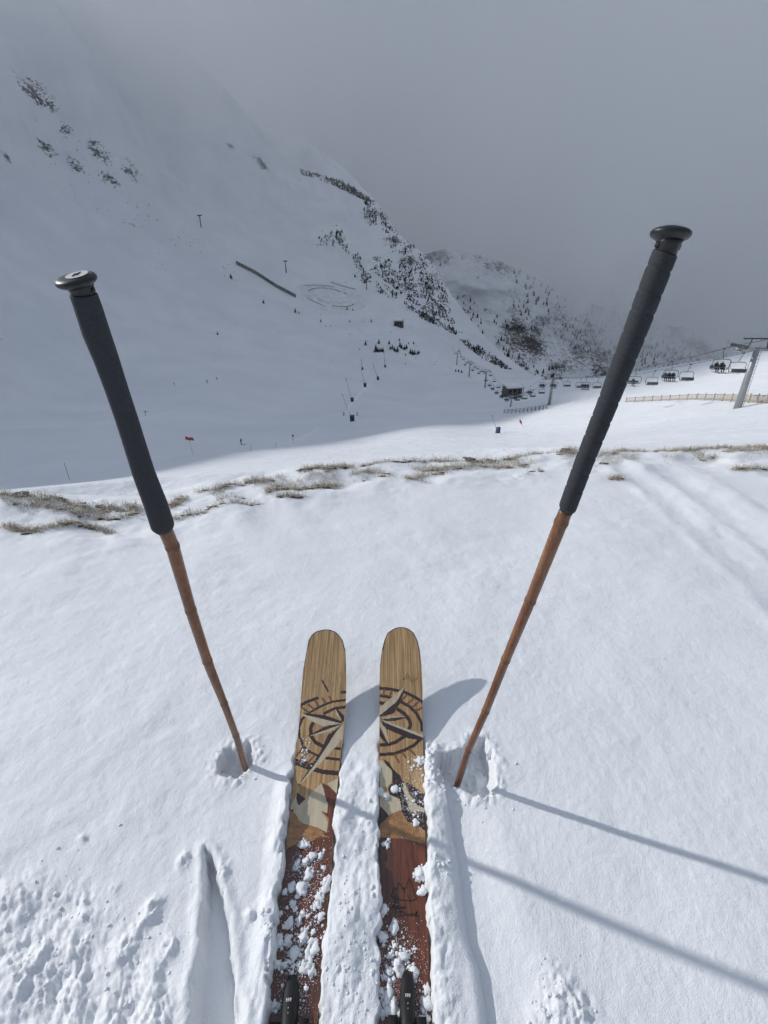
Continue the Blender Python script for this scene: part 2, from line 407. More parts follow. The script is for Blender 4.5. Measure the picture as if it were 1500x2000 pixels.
        # the two holes of the poles
        for hole, dep in ((HOLE_R, .07), (HOLE_L, .062)):
            sd = poly_sd(x, y, hole) + 1.1 * jag
            zz = zz - dep * smooth(.004, -.012, sd) * (1 + .25 * fbm(x * 40, y * 40, 2, seed=28)) + .012 * np.abs(fbm(x * 50, y * 50, 2, seed=29)) * smooth(.05, .01, np.abs(sd))
        # the trench each ski lies in
        for k in 'LR':
            a, b = cols[k]
            jg = .6 * jag + .013 * (fbm(x * 24, y * 17, 4, .6, seed=50) - .12)
            inside = smooth(-.009, .001, x - a + jg) * smooth(-.009, .001, b - x + jg) * (y < 1.27)
            floor = ski_h(y) - .024
            zz = np.where((inside > .02) & (zz > floor), zz * (1 - inside) + floor * inside, zz)
        z = z.copy(); z[near] = zz
    return z
ny = 760
yy = np.exp(np.linspace(math.log(.40), math.log(9.6), ny)) - .30
yy = np.concatenate([np.linspace(-4, .07, 26), yy])
ss = np.linspace(-1, 1, 820); ss = ss * (0.82 + .18 * ss ** 2)
half = 1.62 * (np.sqrt(np.maximum(yy, 0) ** 2 + .02) + .22) + np.where(yy < .1, .9 * (.1 - yy), 0)
sa_ = np.abs(ss)[None, :]
GX = np.sign(ss)[None, :] * (np.minimum(sa_, .88) * half[:, None] + np.maximum(0, sa_ - .88) / .12 * 3.0); GY = np.repeat(yy[:, None], len(ss), 1)
GZ = near_h(GX, GY)
me = mesh_np('snow_ground', np.stack([GX, GY, GZ], -1), grid_quads(len(yy), len(ss)), None, [M['snow']])
tag(obj('snow_ground', me), kind='structure', label='sunlit snow of the near crest under the skis and poles')

# ------------------------------------------------------------------ valley and mountainside (one height field)
K = 1.125
CTRL = [ # photo px, py, depth at f=800
 (100, 950, 42), (0, 960, 40), (135, 935, 47), (377, 888, 59), (470, 868, 100), (250, 905, 60), (130, 850, 105), (280, 810, 140), (0, 830, 110), (0, 700, 190), (200, 690, 235),
 (400, 745, 200), (690, 820, 150), (688, 780, 215), (713, 750, 270), (738, 737, 300), (752, 714, 330), (560, 862, 112), (500, 780, 200), (550, 700, 280),
 (640, 872, 62), (500, 884, 47), (800, 852, 75), (740, 860, 72), (700, 893, 35), (900, 872, 50), (972, 842, 92), (850, 830, 100), (1070, 792, 138), (990, 800, 165), (1250, 785, 92), (1440, 797, 53), (1350, 850, 36),
 (1250, 862, 36), (1480, 862, 25), (1100, 870, 40), (1500, 697, 112), (1300, 722, 160), (1180, 735, 205), (1400, 710, 135), (1090, 742, 260),
 (1000, 766, 215), (950, 756, 260), (900, 735, 310), (885, 690, 390), (1000, 720, 400), (1055, 735, 330), (940, 684, 425), (900, 652, 435), (830, 617, 450), (778, 640, 380), (760, 682, 345), (820, 690, 350),
 (720, 545, 500), (720, 385, 600), (830, 500, 540), (590, 332, 640), (650, 590, 440), (560, 530, 445), (460, 520, 400), (395, 440, 410), (300, 300, 415), (100, 260, 330), (0, 450, 265), (0, 200, 300), (186, 171, 350),
 (250, 500, 330), (200, 400, 330), (120, 600, 240), (300, 620, 300), (450, 620, 350), (650, 640, 390), (500, 400, 490), (650, 450, 545), (400, 220, 490), (500, 250, 580), (250, 120, 420), (100, 60, 350), (340, 100, 500), (0, 60, 330)]
pts = [P(x, y, z * K) for x, y, z in CTRL]
pts += [np.array(p, float) for p in [
  (0, 10, -1.9), (-8, 6, -2.2), (8, 8, -2.0), (-5, 20, -6.4), (6, 20, -5.2), (-22, 22, -8.5), (18, 12, -2.6), (30, 20, -4), (-14, 3, -2.5), (20, 0, -1), (60, 10, 0), (110, 40, 4), (-40, 0, -8), (-60, 40, -18),
  (-361, 165, 181), (-325, 215, 166), (-283, 287, 150), (-371, 138, 191), (-382, 108, 196), (-420, 40, 110), (-420, -60, 60), (-200, 30, 20), (-200, 110, 35), (-120, 60, -12), (-260, 180, 88), (-480, 240, 150), (-520, 380, 190), (-420, 420, 200), (-700, 200, 100), (-650, 560, 260),
  (-300, 720, 270), (-500, 900, 300), (-120, 900, 200), (-220, 1000, 250),
  (20, 900, 60), (120, 800, -60), (230, 620, -120), (260, 480, -110), (200, 400, -85), (320, 400, -110), (220, 260, -40), (190, 160, -10), (300, 150, -40), (150, 80, 0), (400, 700, -150), (200, 1000, -120), (60, 1000, 0), (500, 300, -120)]]
pts = np.array(pts)
ca = np.arctan2(pts[:, 0], pts[:, 1]); crr = np.hypot(pts[:, 0], pts[:, 1]); cl = np.log(crr) * .55; ce = (pts[:, 2] - H) / crr
def tps_k(d2): return np.where(d2 > 1e-12, .5 * d2 * np.log(d2 + 1e-12), 0)
n_ = len(pts)
A = np.zeros((n_ + 3, n_ + 3)); A[:n_, :n_] = tps_k((ca[:, None] - ca) ** 2 + (cl[:, None] - cl) ** 2) + np.eye(n_) * 2e-4
A[:n_, n_:] = np.stack([np.ones(n_), ca, cl], 1); A[n_:, :n_] = A[:n_, n_:].T
w_ = np.linalg.solve(A, np.concatenate([ce, np.zeros(3)]))
NA, NR = 620, 470
az = np.concatenate([np.radians(np.linspace(-115, -46, 110, endpoint=False)), np.radians(np.linspace(-46, 46, NA - 170)), np.radians(np.linspace(46, 100, 61))[1:]])
NA = len(az)
rr = np.exp(np.linspace(math.log(4.6), math.log(1050), NR))
AZ, RR = np.meshgrid(az, rr)
E = w_[n_] + w_[n_ + 1] * AZ + w_[n_ + 2] * np.log(RR) * .55
for i in range(n_): E = E + w_[i] * tps_k((AZ - ca[i]) ** 2 + (np.log(RR) * .55 - cl[i]) ** 2)
VX, VY = RR * np.sin(AZ), RR * np.cos(AZ)
VZ = H + E * RR
amp = smooth(15, 120, RR)
VZ += amp * (1.2 * fbm(VX / 40, VY / 40, 4, seed=40) + .5 * fbm(VX / 9, VY / 9, 3, seed=41) * smooth(60, 300, RR))
mt = smooth(20, 120, VZ)
VZ += mt * (14 * fbm(VX / 90 + VY / 300, VY / 90 - VX / 300, 5, .5, seed=42) + 6 * np.abs(fbm((VX + VY * .6) / 26, (VY - VX * .6) / 60, 4, .6, seed=43))) + .35 * amp * fbm(VX / 5, VY / 5, 2, seed=44) * smooth(100, 250, RR)
_ce = np.interp(np.tan(np.clip(AZ, -1.2, 1.2)), _cr_s, -H / np.hypot(_cr[:, 0], _cr[:, 1]))
VZ = np.minimum(VZ, H + RR * (_ce - .05 + .45 * smooth(9, 45, RR) ** 2 + np.maximum(0, RR - 45)))
VE = (VZ - H) / RR
def hit(px, py, rmin=8):
    a, te = ray_az(px, py)
    j = np.interp(a, az, np.arange(NA)); j0 = min(int(j), NA - 2); t = j - j0
    e = VE[:, j0] * (1 - t) + VE[:, j0 + 1] * t
    ok = np.where((e >= te) & (rr > rmin))[0]
    if len(ok) == 0: return None
    i = ok[0]
    r = rr[i] if i == 0 else rr[i - 1] + (rr[i] - rr[i - 1]) * np.clip((te - e[i - 1]) / (e[i] - e[i - 1] + 1e-9), 0, 1)
    return np.array([r * math.sin(a), r * math.cos(a), H + te * r])
def ground_z(X, Y):
    a = np.arctan2(X, Y); r = np.hypot(X, Y)
    j = np.interp(a, az, np.arange(NA)); i = np.interp(np.log(r), np.log(rr), np.arange(NR))
    j0 = np.clip(j.astype(int) if hasattr(j, 'astype') else int(j), 0, NA - 2); i0 = np.clip(i.astype(int) if hasattr(i, 'astype') else int(i), 0, NR - 2)
    t = j - j0; u = i - i0
    return (VZ[i0, j0] * (1 - t) + VZ[i0, j0 + 1] * t) * (1 - u) + (VZ[i0 + 1, j0] * (1 - t) + VZ[i0 + 1, j0 + 1] * t) * u
def project(X, Y, Z):
    dz = Y * CT + (H - Z) * ST
    up = Y * ST - (H - Z) * CT
    return 750 + F * X / dz, 1000 - F * up / dz
# bare rock and scrub fields, given where they stand
def at_px(lst): return [hit(*p) for p in lst]
ROCKS = [(60, 175, 34), (90, 200, 26), (130, 255, 18), (90, 290, 22), (145, 320, 22), (12, 305, 14), (190, 290, 26), (260, 335, 26), (215, 350, 22), (450, 285, 14), (510, 318, 26), (0, 660, 10), (770, 470, 34), (800, 510, 36), (835, 560, 36), (800, 560, 30), (860, 600, 26), (745, 420, 26), (735, 505, 20)]
rock = np.zeros(VX.shape)
for px, py, rad in ROCKS:
    h_ = hit(px, py)
    if h_ is None: continue
    r3 = rad * np.linalg.norm(h_) / F * .8
    rock = np.maximum(rock, np.exp(-(((VX - h_[0]) ** 2 + (VY - h_[1]) ** 2 + (VZ - h_[2]) ** 2) / r3 ** 2)))
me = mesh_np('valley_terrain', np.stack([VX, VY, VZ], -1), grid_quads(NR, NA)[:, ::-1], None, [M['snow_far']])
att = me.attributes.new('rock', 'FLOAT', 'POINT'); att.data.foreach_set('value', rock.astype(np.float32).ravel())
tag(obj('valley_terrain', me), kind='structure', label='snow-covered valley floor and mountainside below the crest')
# ------------------------------------------------------------------ far mountainside across the valley
FC = [(850, 430, 960), (960, 480, 980), (1060, 535, 1000), (1140, 580, 1020), (1240, 640, 1040), (1400, 640, 1100), (1600, 640, 1100), (900, 560, 900), (1000, 600, 900), (1100, 640, 930), (880, 640, 850), (980, 690, 850), (1060, 735, 830), (1150, 720, 880), (1000, 790, 780), (1200, 780, 820), (1500, 760, 900), (780, 380, 930), (700, 420, 900), (800, 560, 860), (760, 700, 800)]
fp = np.array([P(x, y, z * K * .90) for x, y, z in FC])
fa = np.arctan2(fp[:, 0], fp[:, 1]); fv = (fp[:, 2] - H) / np.hypot(fp[:, 0], fp[:, 1]); fr = np.hypot(fp[:, 0], fp[:, 1])
nf = len(fp)
def tps_fit(u, v, val):
    n = len(u); A = np.zeros((n + 3, n + 3)); A[:n, :n] = tps_k((u[:, None] - u) ** 2 + (v[:, None] - v) ** 2) + np.eye(n) * 1e-3
    A[:n, n:] = np.stack([np.ones(n), u, v], 1); A[n:, :n] = A[:n, n:].T
    return np.linalg.solve(A, np.concatenate([val, np.zeros(3)]))
wf = tps_fit(fa, fv * 2, fr)
ua, ue = np.meshgrid(np.linspace(-.12, .95, 260), np.linspace(-.32, 1, 150) * 1.0)
ctop = np.interp(ua, [-.12, .05, .116, .23, .30, .375, .50, .7, .95], [.04, .05, .068, .040, .012, -.022, -.06, -.07, -.07])
ev = -.33 + (ctop + .33) * smooth(-.32, 1, ue) ** 1.0
ev = -.33 + (ctop + .33) * (ue + .32) / 1.32
rf = wf[nf] + wf[nf + 1] * ua + wf[nf + 2] * ev * 2
for i in range(nf): rf = rf + wf[i] * tps_k((ua - fa[i]) ** 2 + (ev * 2 - fv[i] * 2) ** 2)
FX, FY = rf * np.sin(ua), rf * np.cos(ua); FZ = H + ev * rf
nz = fbm(FX / 150, FZ / 120 + FY / 300, 5, .55, seed=60)
FY = FY + 55 * nz; FX = FX - 14 * fbm(FX / 60, FZ / 60, 4, seed=61)
# back side so that it is a body and not a sheet
BX, BY, BZ = FX[-1] * 1.25, FY[-1] * 1.25, FZ[-1] - 260
FX = np.vstack([FX, BX]); FY = np.vstack([FY, BY]); FZ = np.vstack([FZ, BZ])
me = mesh_np('far_mountain', np.stack([FX, FY, FZ], -1), grid_quads(*FX.shape), None, [M['snow_far']])
att = me.attributes.new('rock', 'FLOAT', 'POINT'); att.data.foreach_set('value', (.62 + .9 * fbm(FX / 90, FZ / 60, 4, .6, seed=62)).astype(np.float32).ravel())
tag(obj('far_mountain', me), kind='structure', label='wooded mountainside across the valley fading into cloud')

# ------------------------------------------------------------------ cloud filling the far valley and hiding the summits
def mat_cloud():
    n = NT('cloud_vapour'); n.n.remove(n.b)
    pv = n.new('ShaderNodeVolumePrincipled'); pv.inputs['Color'].default_value = (.996, .997, .999, 1)
    pv.inputs['Anisotropy'].default_value = 0.58
    geo = n.new('ShaderNodeNewGeometry'); pos = geo.outputs['Position']
    sx = n.new('ShaderNodeSeparateXYZ'); n.link(pos, sx.inputs[0])
    ns = n.noise(.0085, 2, .66, pos)
    # base of the cloud: high over the near slope, sinking to the right and beyond the spur
    a = n.math('MULTIPLY', n.math('ADD', sx.outputs['X'], 130), .42)
    b = n.math('MULTIPLY', n.math('SUBTRACT', sx.outputs['Y'], 860), .8)
    b = n.math('MINIMUM', n.math('MAXIMUM', b, -30.0), 420.0)
    base = n.math('SUBTRACT', 162.0, n.math('ADD', n.math('MAXIMUM', a, -5.0), b))
    base = n.math('SUBTRACT', base, n.math('MULTIPLY', n.math('MAXIMUM', n.math('SUBTRACT', -120.0, sx.outputs['X']), 0.0), .75))
    f = n.math('DIVIDE', n.math('SUBTRACT', sx.outputs['Z'], base), 110.0)
    f = n.math('ADD', f, n.math('MULTIPLY', n.math('SUBTRACT', ns.outputs['Fac'], .5), 6.6))
    mr = n.new('ShaderNodeMapRange'); mr.interpolation_type = 'SMOOTHSTEP'
    n.link(f, mr.inputs['Value']); mr.inputs['From Min'].default_value = -.3; mr.inputs['From Max'].default_value = 1.5
    mr.inputs['To Min'].default_value = 0.0; mr.inputs['To Max'].default_value = .006
    def rng_(src, a, b, lo, hi):
        q = n.new('ShaderNodeMapRange'); n.link(src, q.inputs['Value'])
        for nm, vv in (('From Min', a), ('From Max', b), ('To Min', lo), ('To Max', hi)): q.inputs[nm].default_value = vv
        return q.outputs[0]
    # thickest where it clings to the near mountainside
    cling = n.math('MULTIPLY', rng_(sx.outputs['X'], 40, -110, 0, 1), rng_(sx.outputs['Y'], 235, 310, 0, 1))
    cling = n.math('ADD', n.math('MULTIPLY', cling, 1.3), 1.0)
    # clear air on the sunny side, where the sun comes through onto the shoulder
    gap = n.math('MAXIMUM', rng_(sx.outputs['Y'], 310, 390, 0, 1), rng_(sx.outputs['X'], 20, 120, 0, 1))
    n2 = n.noise(.0031, 1, .6, pos); patch = rng_(n2.outputs['Fac'], .36, .64, .3, 1.6)
    n.link(n.math('MULTIPLY', patch, n.math('MULTIPLY', n.math('MULTIPLY', mr.outputs[0], cling), gap)), pv.inputs['Density']); n.link(pv.outputs[0], n.out.inputs['Volume'])
    n.m.cycles.volume_step_rate = 1.0
    try: n.m.cycles.volume_sampling = 'MULTIPLE_IMPORTANCE'
    except Exception: pass
    return n.m
mb = MB()
# a wedge: unseen overhang at the upper right, added to darken the valley
cv = [(-560, 225, -120), (900, 330, -220), (1900, 2300, -260), (-1500, 2300, -260), (-560, 225, 330), (900, 90, 390), (1900, 2300, 1150), (-1500, 2300, 1150)]
mb.add(cv, [(3, 2, 1, 0), (4, 5, 6, 7), (0, 1, 5, 4), (1, 2, 6, 5), (2, 3, 7, 6), (3, 0, 4, 7)])
o = mb.build('cloud', mat_cloud()); tag(o, 'grey cloud bank hiding the summits and the far valley', kind='stuff')

# ------------------------------------------------------------------ skis
def z1(l): return [(x / 5 + 560, y / 5 + 1200) for x, y in l]
def z2(l): return [(x / 4.6875 + 540, y / 4.6875 + 1480) for x, y in l]
def z3(l): return [(x / 3.5714 + 480, y / 3.5714 + 1700) for x, y in l]
BOT = 2120
ART = {'L': [
  ('red', z2([(85, 850), (200, 775), (330, 765), (400, 718), (505, 742), (700, 760)]) + [(700, BOT), (480, BOT)], 0),
  ('brown', z2([(70, 850), (180, 808), (200, 950), (178, 1150), (235, 1312)]) + [(575, 1850), (560, BOT), (480, BOT)], 0),
  ('brown', [(612, 1770), (640, 1740), (650, 1800), (640, 1900), (600, 2000), (590, BOT), (560, BOT), (575, 1900)], 0),
  ('tan', z2([(100, 470), (160, 495), (210, 590), (240, 600), (380, 640), (512, 738), (400, 719), (330, 762), (200, 777), (60, 858)]), 0),
  ('red', z2([(410, 225), (480, 260), (570, 345), (540, 600), (520, 742), (430, 700), (470, 640), (480, 560), (410, 487), (470, 500), (475, 420), (440, 330)]), 0),
  ('pale', z2([(470, 235), (580, 180), (570, 345), (500, 280)]), 0),
  ('pale', z2([(412, 230), (430, 280), (445, 350), (470, 430), (460, 510), (410, 485), (470, 590), (465, 690), (380, 640), (240, 600), (205, 565), (150, 480), (240, 410), (330, 310)]), 0),
  ('dark', z2([(190, 318), (265, 375), (200, 437), (185, 390)]), 0),
  ('pale', z2([(184, 345), (184, 395), (203, 440), (150, 478), (105, 470)]), 0),
  ('dark', z1([(120, 897), (200, 853), (297, 818)]), 26), ('dark', z1([(537, 762), (600, 762)]), 24), ('dark', z1([(60, 1432), (150, 1462), (240, 1480)]), 52),
  ('dark', z2([(160, 38), (300, 92), (420, 128), (590, 145)]), 40),
  ('dark', z1([(590, 834), (450, 852), (370, 880), (290, 920), (215, 965), (150, 1020), (118, 1110), (125, 1200), (165, 1290), (230, 1345), (300, 1378)]), 20), ('dark', z1([(385, 1402), (530, 1420)]), 24),
  ('dark', z1([(590, 902), (470, 918), (370, 965)]), 24), ('dark', z1([(262, 1050), (232, 1110), (240, 1190), (280, 1250), (350, 1285)]), 30), ('dark', z1([(465, 1306), (540, 1314)]), 22),
  ('dark', z1([(348, 650), (402, 748)]), 15)] +
 [('tick', z1(t), 17) for t in ([(145, 905), (205, 952)], [(215, 880), (268, 928)], [(280, 845), (312, 893)], [(350, 822), (378, 864)], [(418, 803), (437, 842)], [(160, 1305), (90, 1385)], [(215, 1350), (110, 1440)], [(275, 1372), (190, 1475)])] + [
  ('dark', z1([(128, 956), (380, 985), (545, 1045), (535, 1068), (400, 1040)]), 0), ('pale', z1([(128, 968), (400, 1033), (538, 1068), (350, 1092), (250, 1045)]), 0),
  ('dark', z1([(468, 903), (560, 985), (560, 1060)]), 0), ('pale', z1([(470, 910), (552, 1062), (490, 985)]), 0),
  ('dark', z1([(190, 1192), (380, 1093), (525, 1070), (400, 1125)]), 0), ('pale', z1([(195, 1196), (535, 1073), (430, 1142)]), 0),
  ('dark', z1([(535, 1085), (400, 1178), (340, 1320), (100, 1692), (260, 1495), (490, 1140)]), 0), ('pale', z1([(545, 1075), (545, 1200), (500, 1270), (102, 1692), (300, 1430), (480, 1150)]), 0)],
 'R': [
  ('red', z2([(900, 728), (1180, 740), (1365, 792), (1480, 800)]) + [(900, BOT), (700, BOT)], 0),
  ('brown', z2([(900, 728), (1040, 742), (1080, 850), (1080, 1000), (1130, 1130), (1140, 1312)]) + [(795, 1820), (790, 1880), (700, 1900)], 0),
  ('pale', z2([(900, -20), (985, 45), (1040, 80), (1065, 150), (1040, 240), (1010, 270), (900, 240)]), 0),
  ('dark', z2([(975, 10), (1030, 40), (1070, 110), (1130, 160), (1165, 220), (1160, 290), (1200, 390), (1220, 470), (1290, 530), (1280, 480), (1400, 520), (1400, 700), (1290, 620), (1200, 580), (1140, 480), (1130, 380), (1040, 340), (1020, 280), (1060, 230), (1060, 120), (1000, 60)]), 0),
  ('dark', z2([(1180, 220), (1240, 250), (1400, 370), (1400, 480), (1290, 430), (1220, 330)]), 0),
  ('pale', z2([(1165, 225), (1195, 290), (1240, 380), (1300, 440), (1400, 480), (1400, 530), (1280, 470), (1275, 520), (1215, 470), (1190, 380), (1155, 280)]), 0),
  ('pale', z2([(900, 375), (1040, 340), (1130, 380), (1145, 470), (1080, 500), (1030, 532), (980, 470), (900, 400)]), 0),
  ('dark', z2([(900, 400), (980, 470), (1025, 530), (955, 602), (900, 640)]), 0),
  ('tan', z2([(900, 650), (955, 605), (1030, 530), (1140, 480), (1200, 580), (1290, 640), (1420, 720), (1420, 805), (1180, 742), (900, 730)]), 0),
  ('dark', z1([(880, 718), (1000, 728), (1140, 755), (1250, 805), (1360, 880)]), 26),
  ('dark', z1([(880, 793), (970, 800), (1090, 840), (1200, 900), (1270, 970), (1316, 1060), (1322, 1130)]), 26), ('dark', z1([(1340, 1190), (1240, 1280), (1150, 1325), (1050, 1360), (880, 1372)]), 28),
  ('dark', z1([(880, 862), (950, 870), (1060, 910), (1150, 970), (1195, 1030), (1210, 1075), (1190, 1130), (1150, 1190), (1060, 1250), (990, 1270), (880, 1277)]), 30)] +
 [('tick', z1(t), 17) for t in ([(952, 735), (945, 790)], [(1030, 748), (1008, 797)], [(1168, 793), (1128, 832)], [(1240, 822), (1178, 872)], [(1295, 850), (1232, 902)], [(1335, 905), (1265, 942)], [(1050, 1370), (1097, 1442)], [(1130, 1350), (1162, 1397)], [(1200, 1318), (1252, 1372)])] + [
  ('dark', z1([(1160, 700), (1112, 860), (1045, 968), (960, 990), (880, 1010), (1060, 850)]), 0), ('pale', z1([(880, 932), (1160, 698), (1075, 850), (880, 1010)]), 0),
  ('dark', z1([(912, 1026), (1225, 996), (1060, 1040), (980, 1040)]), 0), ('pale', z1([(915, 1018), (1225, 995), (1000, 996)]), 0),
  ('dark', z1([(915, 1030), (1340, 1205), (1340, 1232), (1190, 1212), (960, 1112)]), 0), ('pale', z1([(900, 1020), (1340, 1178), (1340, 1208), (980, 1065)]), 0),
  ('dark', z1([(880, 1050), (1005, 1290), (900, 1185)]), 0), ('pale', z1([(905, 1042), (965, 1110), (1010, 1295), (938, 1140)]), 0)]}
def ribbon(mb, pts, w, lift=.0006, step=2.0):
    """thin inked stroke draped on the ski; pts in photo pixels"""
    pts = np.array(pts, float); out = []
    for a, b in zip(pts[:-1], pts[1:]):
        m = max(1, int(np.hypot(*(b - a)) / step)); out += [a + (b - a) * i / m for i in range(m)]
    out.append(pts[-1]); out = np.array(out)
    d = np.gradient(out, axis=0); nrm = np.stack([-d[:, 1], d[:, 0]], 1); nrm /= np.linalg.norm(nrm, axis=1)[:, None] + 1e-9
    wv = w * (.8 + .35 * np.sin(np.arange(len(out)) * 1.7))[:, None]
    l = out + nrm * wv / 2; r = out - nrm * wv / 2
    v = np.concatenate([ski_point(l[:, 0], l[:, 1], lift), ski_point(r[:, 0], r[:, 1], lift)])
    n = len(out); mb.add(v, [(i, i + 1, n + i + 1, n + i) for i in range(n - 1)])
def islands(mask):
    """connected pieces of a boolean grid; specks join the largest"""
    lab = np.zeros(mask.shape, int); cur = 0; nr_, nc_ = mask.shape; rows = mask.tolist(); seen = [[False] * nc_ for _ in range(nr_)]; sizes = []
    for i in range(nr_):
        ri = rows[i]
        for j in range(nc_):
            if ri[j] and not seen[i][j]:
                cur += 1; st = [(i, j)]; seen[i][j] = True; n = 0
                while st:
                    a, b = st.pop(); lab[a, b] = cur; n += 1
                    for c, d in ((a - 1, b), (a + 1, b), (a, b - 1), (a, b + 1)):
                        if 0 <= c < nr_ and 0 <= d < nc_ and rows[c][d] and not seen[c][d]: seen[c][d] = True; st.append((c, d))
                sizes.append(n)
    out = []
    if cur:
        big = int(np.argmax(sizes)) + 1
        for k in range(1, cur + 1):
            if sizes[k - 1] < 12 and k != big: continue
            out.append(lab == k)
    return out
def make_ski(k, label):
    root = empty('ski', (float(ski_point(600 if k == 'L' else 785, 1900)[0]), .38, SKI_BASE - .012)); tag(root, label, 'ski', 'pair of skis')
    org = np.array(root.location)
    top = SKI_EDGE[k][0][0]
    pyr = np.concatenate([np.linspace(top, top + 14, 20, endpoint=False), np.linspace(top + 14, 2079, 760)])
    a, b = ski_edges(k, pyr); NCc = 74
    u = np.linspace(0, 1, NCc)
    PX = a[:, None] + (b - a)[:, None] * u; PY = np.repeat(pyr[:, None], NCc, 1)
    V = ski_point(PX, PY)
    # tail runs on behind the picture
    L0 = V[-1]; tail = []
    dirv = (V[-1].mean(0) - V[-120].mean(0)); dirv /= np.linalg.norm(dirv); dirv[2] = 0
    for t in np.linspace(.05, 1.0, 14):
        c = L0.mean(0) + dirv * t; wdt = 1 + .22 * t ** 2
        tail.append(c + (L0 - L0.mean(0)) * wdt)
    V = np.concatenate([V, np.array(tail)]); nr = len(V)
    cx = np.concatenate([PX, np.repeat(PX[-1:], 14, 0)]); cy = np.concatenate([PY, np.repeat(PY[-1:], 14, 0)])
    fx = (cx[:-1, :-1] + cx[1:, 1:]) / 2; fy = (cy[:-1, :-1] + cy[1:, 1:]) / 2
    lab = np.zeros(fx.shape, int)
    for i, (m, poly, w) in enumerate(ART[k]):
        if w: dd, _ = line_d(fx, fy, poly); msk = dd < w / 2 / 5 * 1.15
        else: msk = poly_sd(fx, fy, poly) < 0
        lab[msk] = i + 1
    ea, eb = ski_edges(k, fy)
    guard_end = 1309 if k == 'L' else 1304
    # distance to the outline for the black rim round the tip
    outl = [(x, y) for y, x, _ in SKI_EDGE[k]][::-1] + [(x, y) for y, _, x in SKI_EDGE[k]]
    rim = (line_d(fx, fy, outl)[0] < 1.5) & (fy < guard_end)
    lab[rim] = 999
    quads = grid_quads(nr, NCc).reshape(nr - 1, NCc - 1, 4)
    V0 = V - org
    def sub(name, mask, mat):
        first_ = None
        for piece in islands(mask):
            q = quads[piece]
            idx, inv = np.unique(q.ravel(), return_inverse=True)
            ob = obj(name, mesh_np(name, V0.reshape(-1, 3)[idx], inv.reshape(-1, 4)[:, ::-1], None, [mat]), root)
            first_ = first_ or ob
        return first_
    sub('topsheet', lab == 0, M['ash'])
    for i, (m, _, _) in enumerate(ART[k]): sub('inlay', lab == i + 1, M[m])
    tg = sub('tip_guard', lab == 999, M['black_abs'])
    th = .0035 + .0085 * smooth(1260, 1600, np.concatenate([pyr, np.full(14, 2079.)]))
    B = V0.copy(); B[..., 2] -= th[:, None]
    obj('base', mesh_np('base', B[:, ::6], grid_quads(*B[:, ::6].shape[:2]), None, [M['black_abs']]), root)
    def wall(name, r0, r1, mat, cols):
        vs = []; qs = []; n0 = 0
        for c in cols:
            t_ = V0[r0:r1, c]; b_ = B[r0:r1, c]; n = len(t_)
            vs += [t_, b_]; qs += [(n0 + i, n0 + i + 1, n0 + n + i + 1, n0 + n + i) for i in range(n - 1)]; n0 += 2 * n
        return obj(name, mesh_np(name, np.concatenate(vs), qs, None, [mat], False), root)
    ge = int(np.searchsorted(pyr, guard_end))
    wall('sidewall', ge, nr, M['sidewall'], (0, NCc - 1))
    wall('tip_edge', 0, ge + 1, M['black_abs'], (0, NCc - 1))
    mb = MB(); n = NCc; mb.add(np.concatenate([V0[0], B[0]]), [(i, i + 1, n + i + 1, n + i) for i in range(n - 1)])
    mb.build('tip_nose', M['black_abs'], root)
    # toe piece of the binding
    px, py0 = (571, 1905) if k == 'L' else (796, 1897)
    slant = -.06 if k == 'L' else .0
    c0 = ski_point(np.array(px), np.array(float(py0))); c1 = ski_point(np.array(px + slant * 90), np.array(py0 + 90.))
    ax = c1 - c0; Ln = np.linalg.norm(ax); ax /= Ln; sd = np.array([-ax[1], ax[0], 0])
    rows = []; nrow, ncol = 16, 13
    for i in range(nrow):
        t = i / (nrow - 1); wid = .0152 * (.5 + .5 * min(1, t * 3) ** .5); hgt = (.012 + .020 * smooth(0, .8, t)) * (.25 + .75 * min(1, t * 8) ** .5)
        for j in range(ncol):
            p = j / (ncol - 1) * math.pi
            rows.append(c0 + ax * t * (Ln + .05) + sd * math.cos(p) * wid + np.array([0, 0, hgt * (math.sin(p) ** .5)]) - org)
    bme = mesh_np('toe_piece', np.array(rows), grid_quads(nrow, ncol)[:, ::-1], [tuple([ncol + 0, 0, 1])], [M['black_abs']])
    bd = obj('toe_piece', bme, root)
    for s in (-1, 1):
        mb = MB(); mb.box(c0 + ax * (Ln + .03) + sd * s * .026 + np.array([0, 0, .012]) - org, (.018, .05, .024)); mb.build('toe_wing', M['black_abs'], bd)
    mb = MB()
    for dx, dy, w_, h_ in ((-.0035, .045, .0022, .0045), (0, .045, .0022, .0045), (.0035, .045, .0022, .0045), (0, .056, .0016, .0016), (0, .063, .0013, .0013)):
        mb.box(c0 + ax * dy + sd * dx + np.array([0, 0, .033 + (dy - .045) * .12]) - org, (w_, h_, .0012))
    mb.build('printed_mark', M['disc'], bd)['kind'] = 'stuff'
    return root, org
skiL, orgL = make_ski('L', 'left wooden ski of the pair, half a compass rose with one long pointer, unsigned')
skiR, orgR = make_ski('R', 'right wooden ski with a mountain outline and signature drawn in black ink')
def ink(name, strokes, w, mat, parent, org):
    mb = MB()
    for s in strokes: ribbon(mb, s, w)
    o = mb.build(name, mat, parent); o.data.transform(Matrix.Translation(-Vector(org))); return o
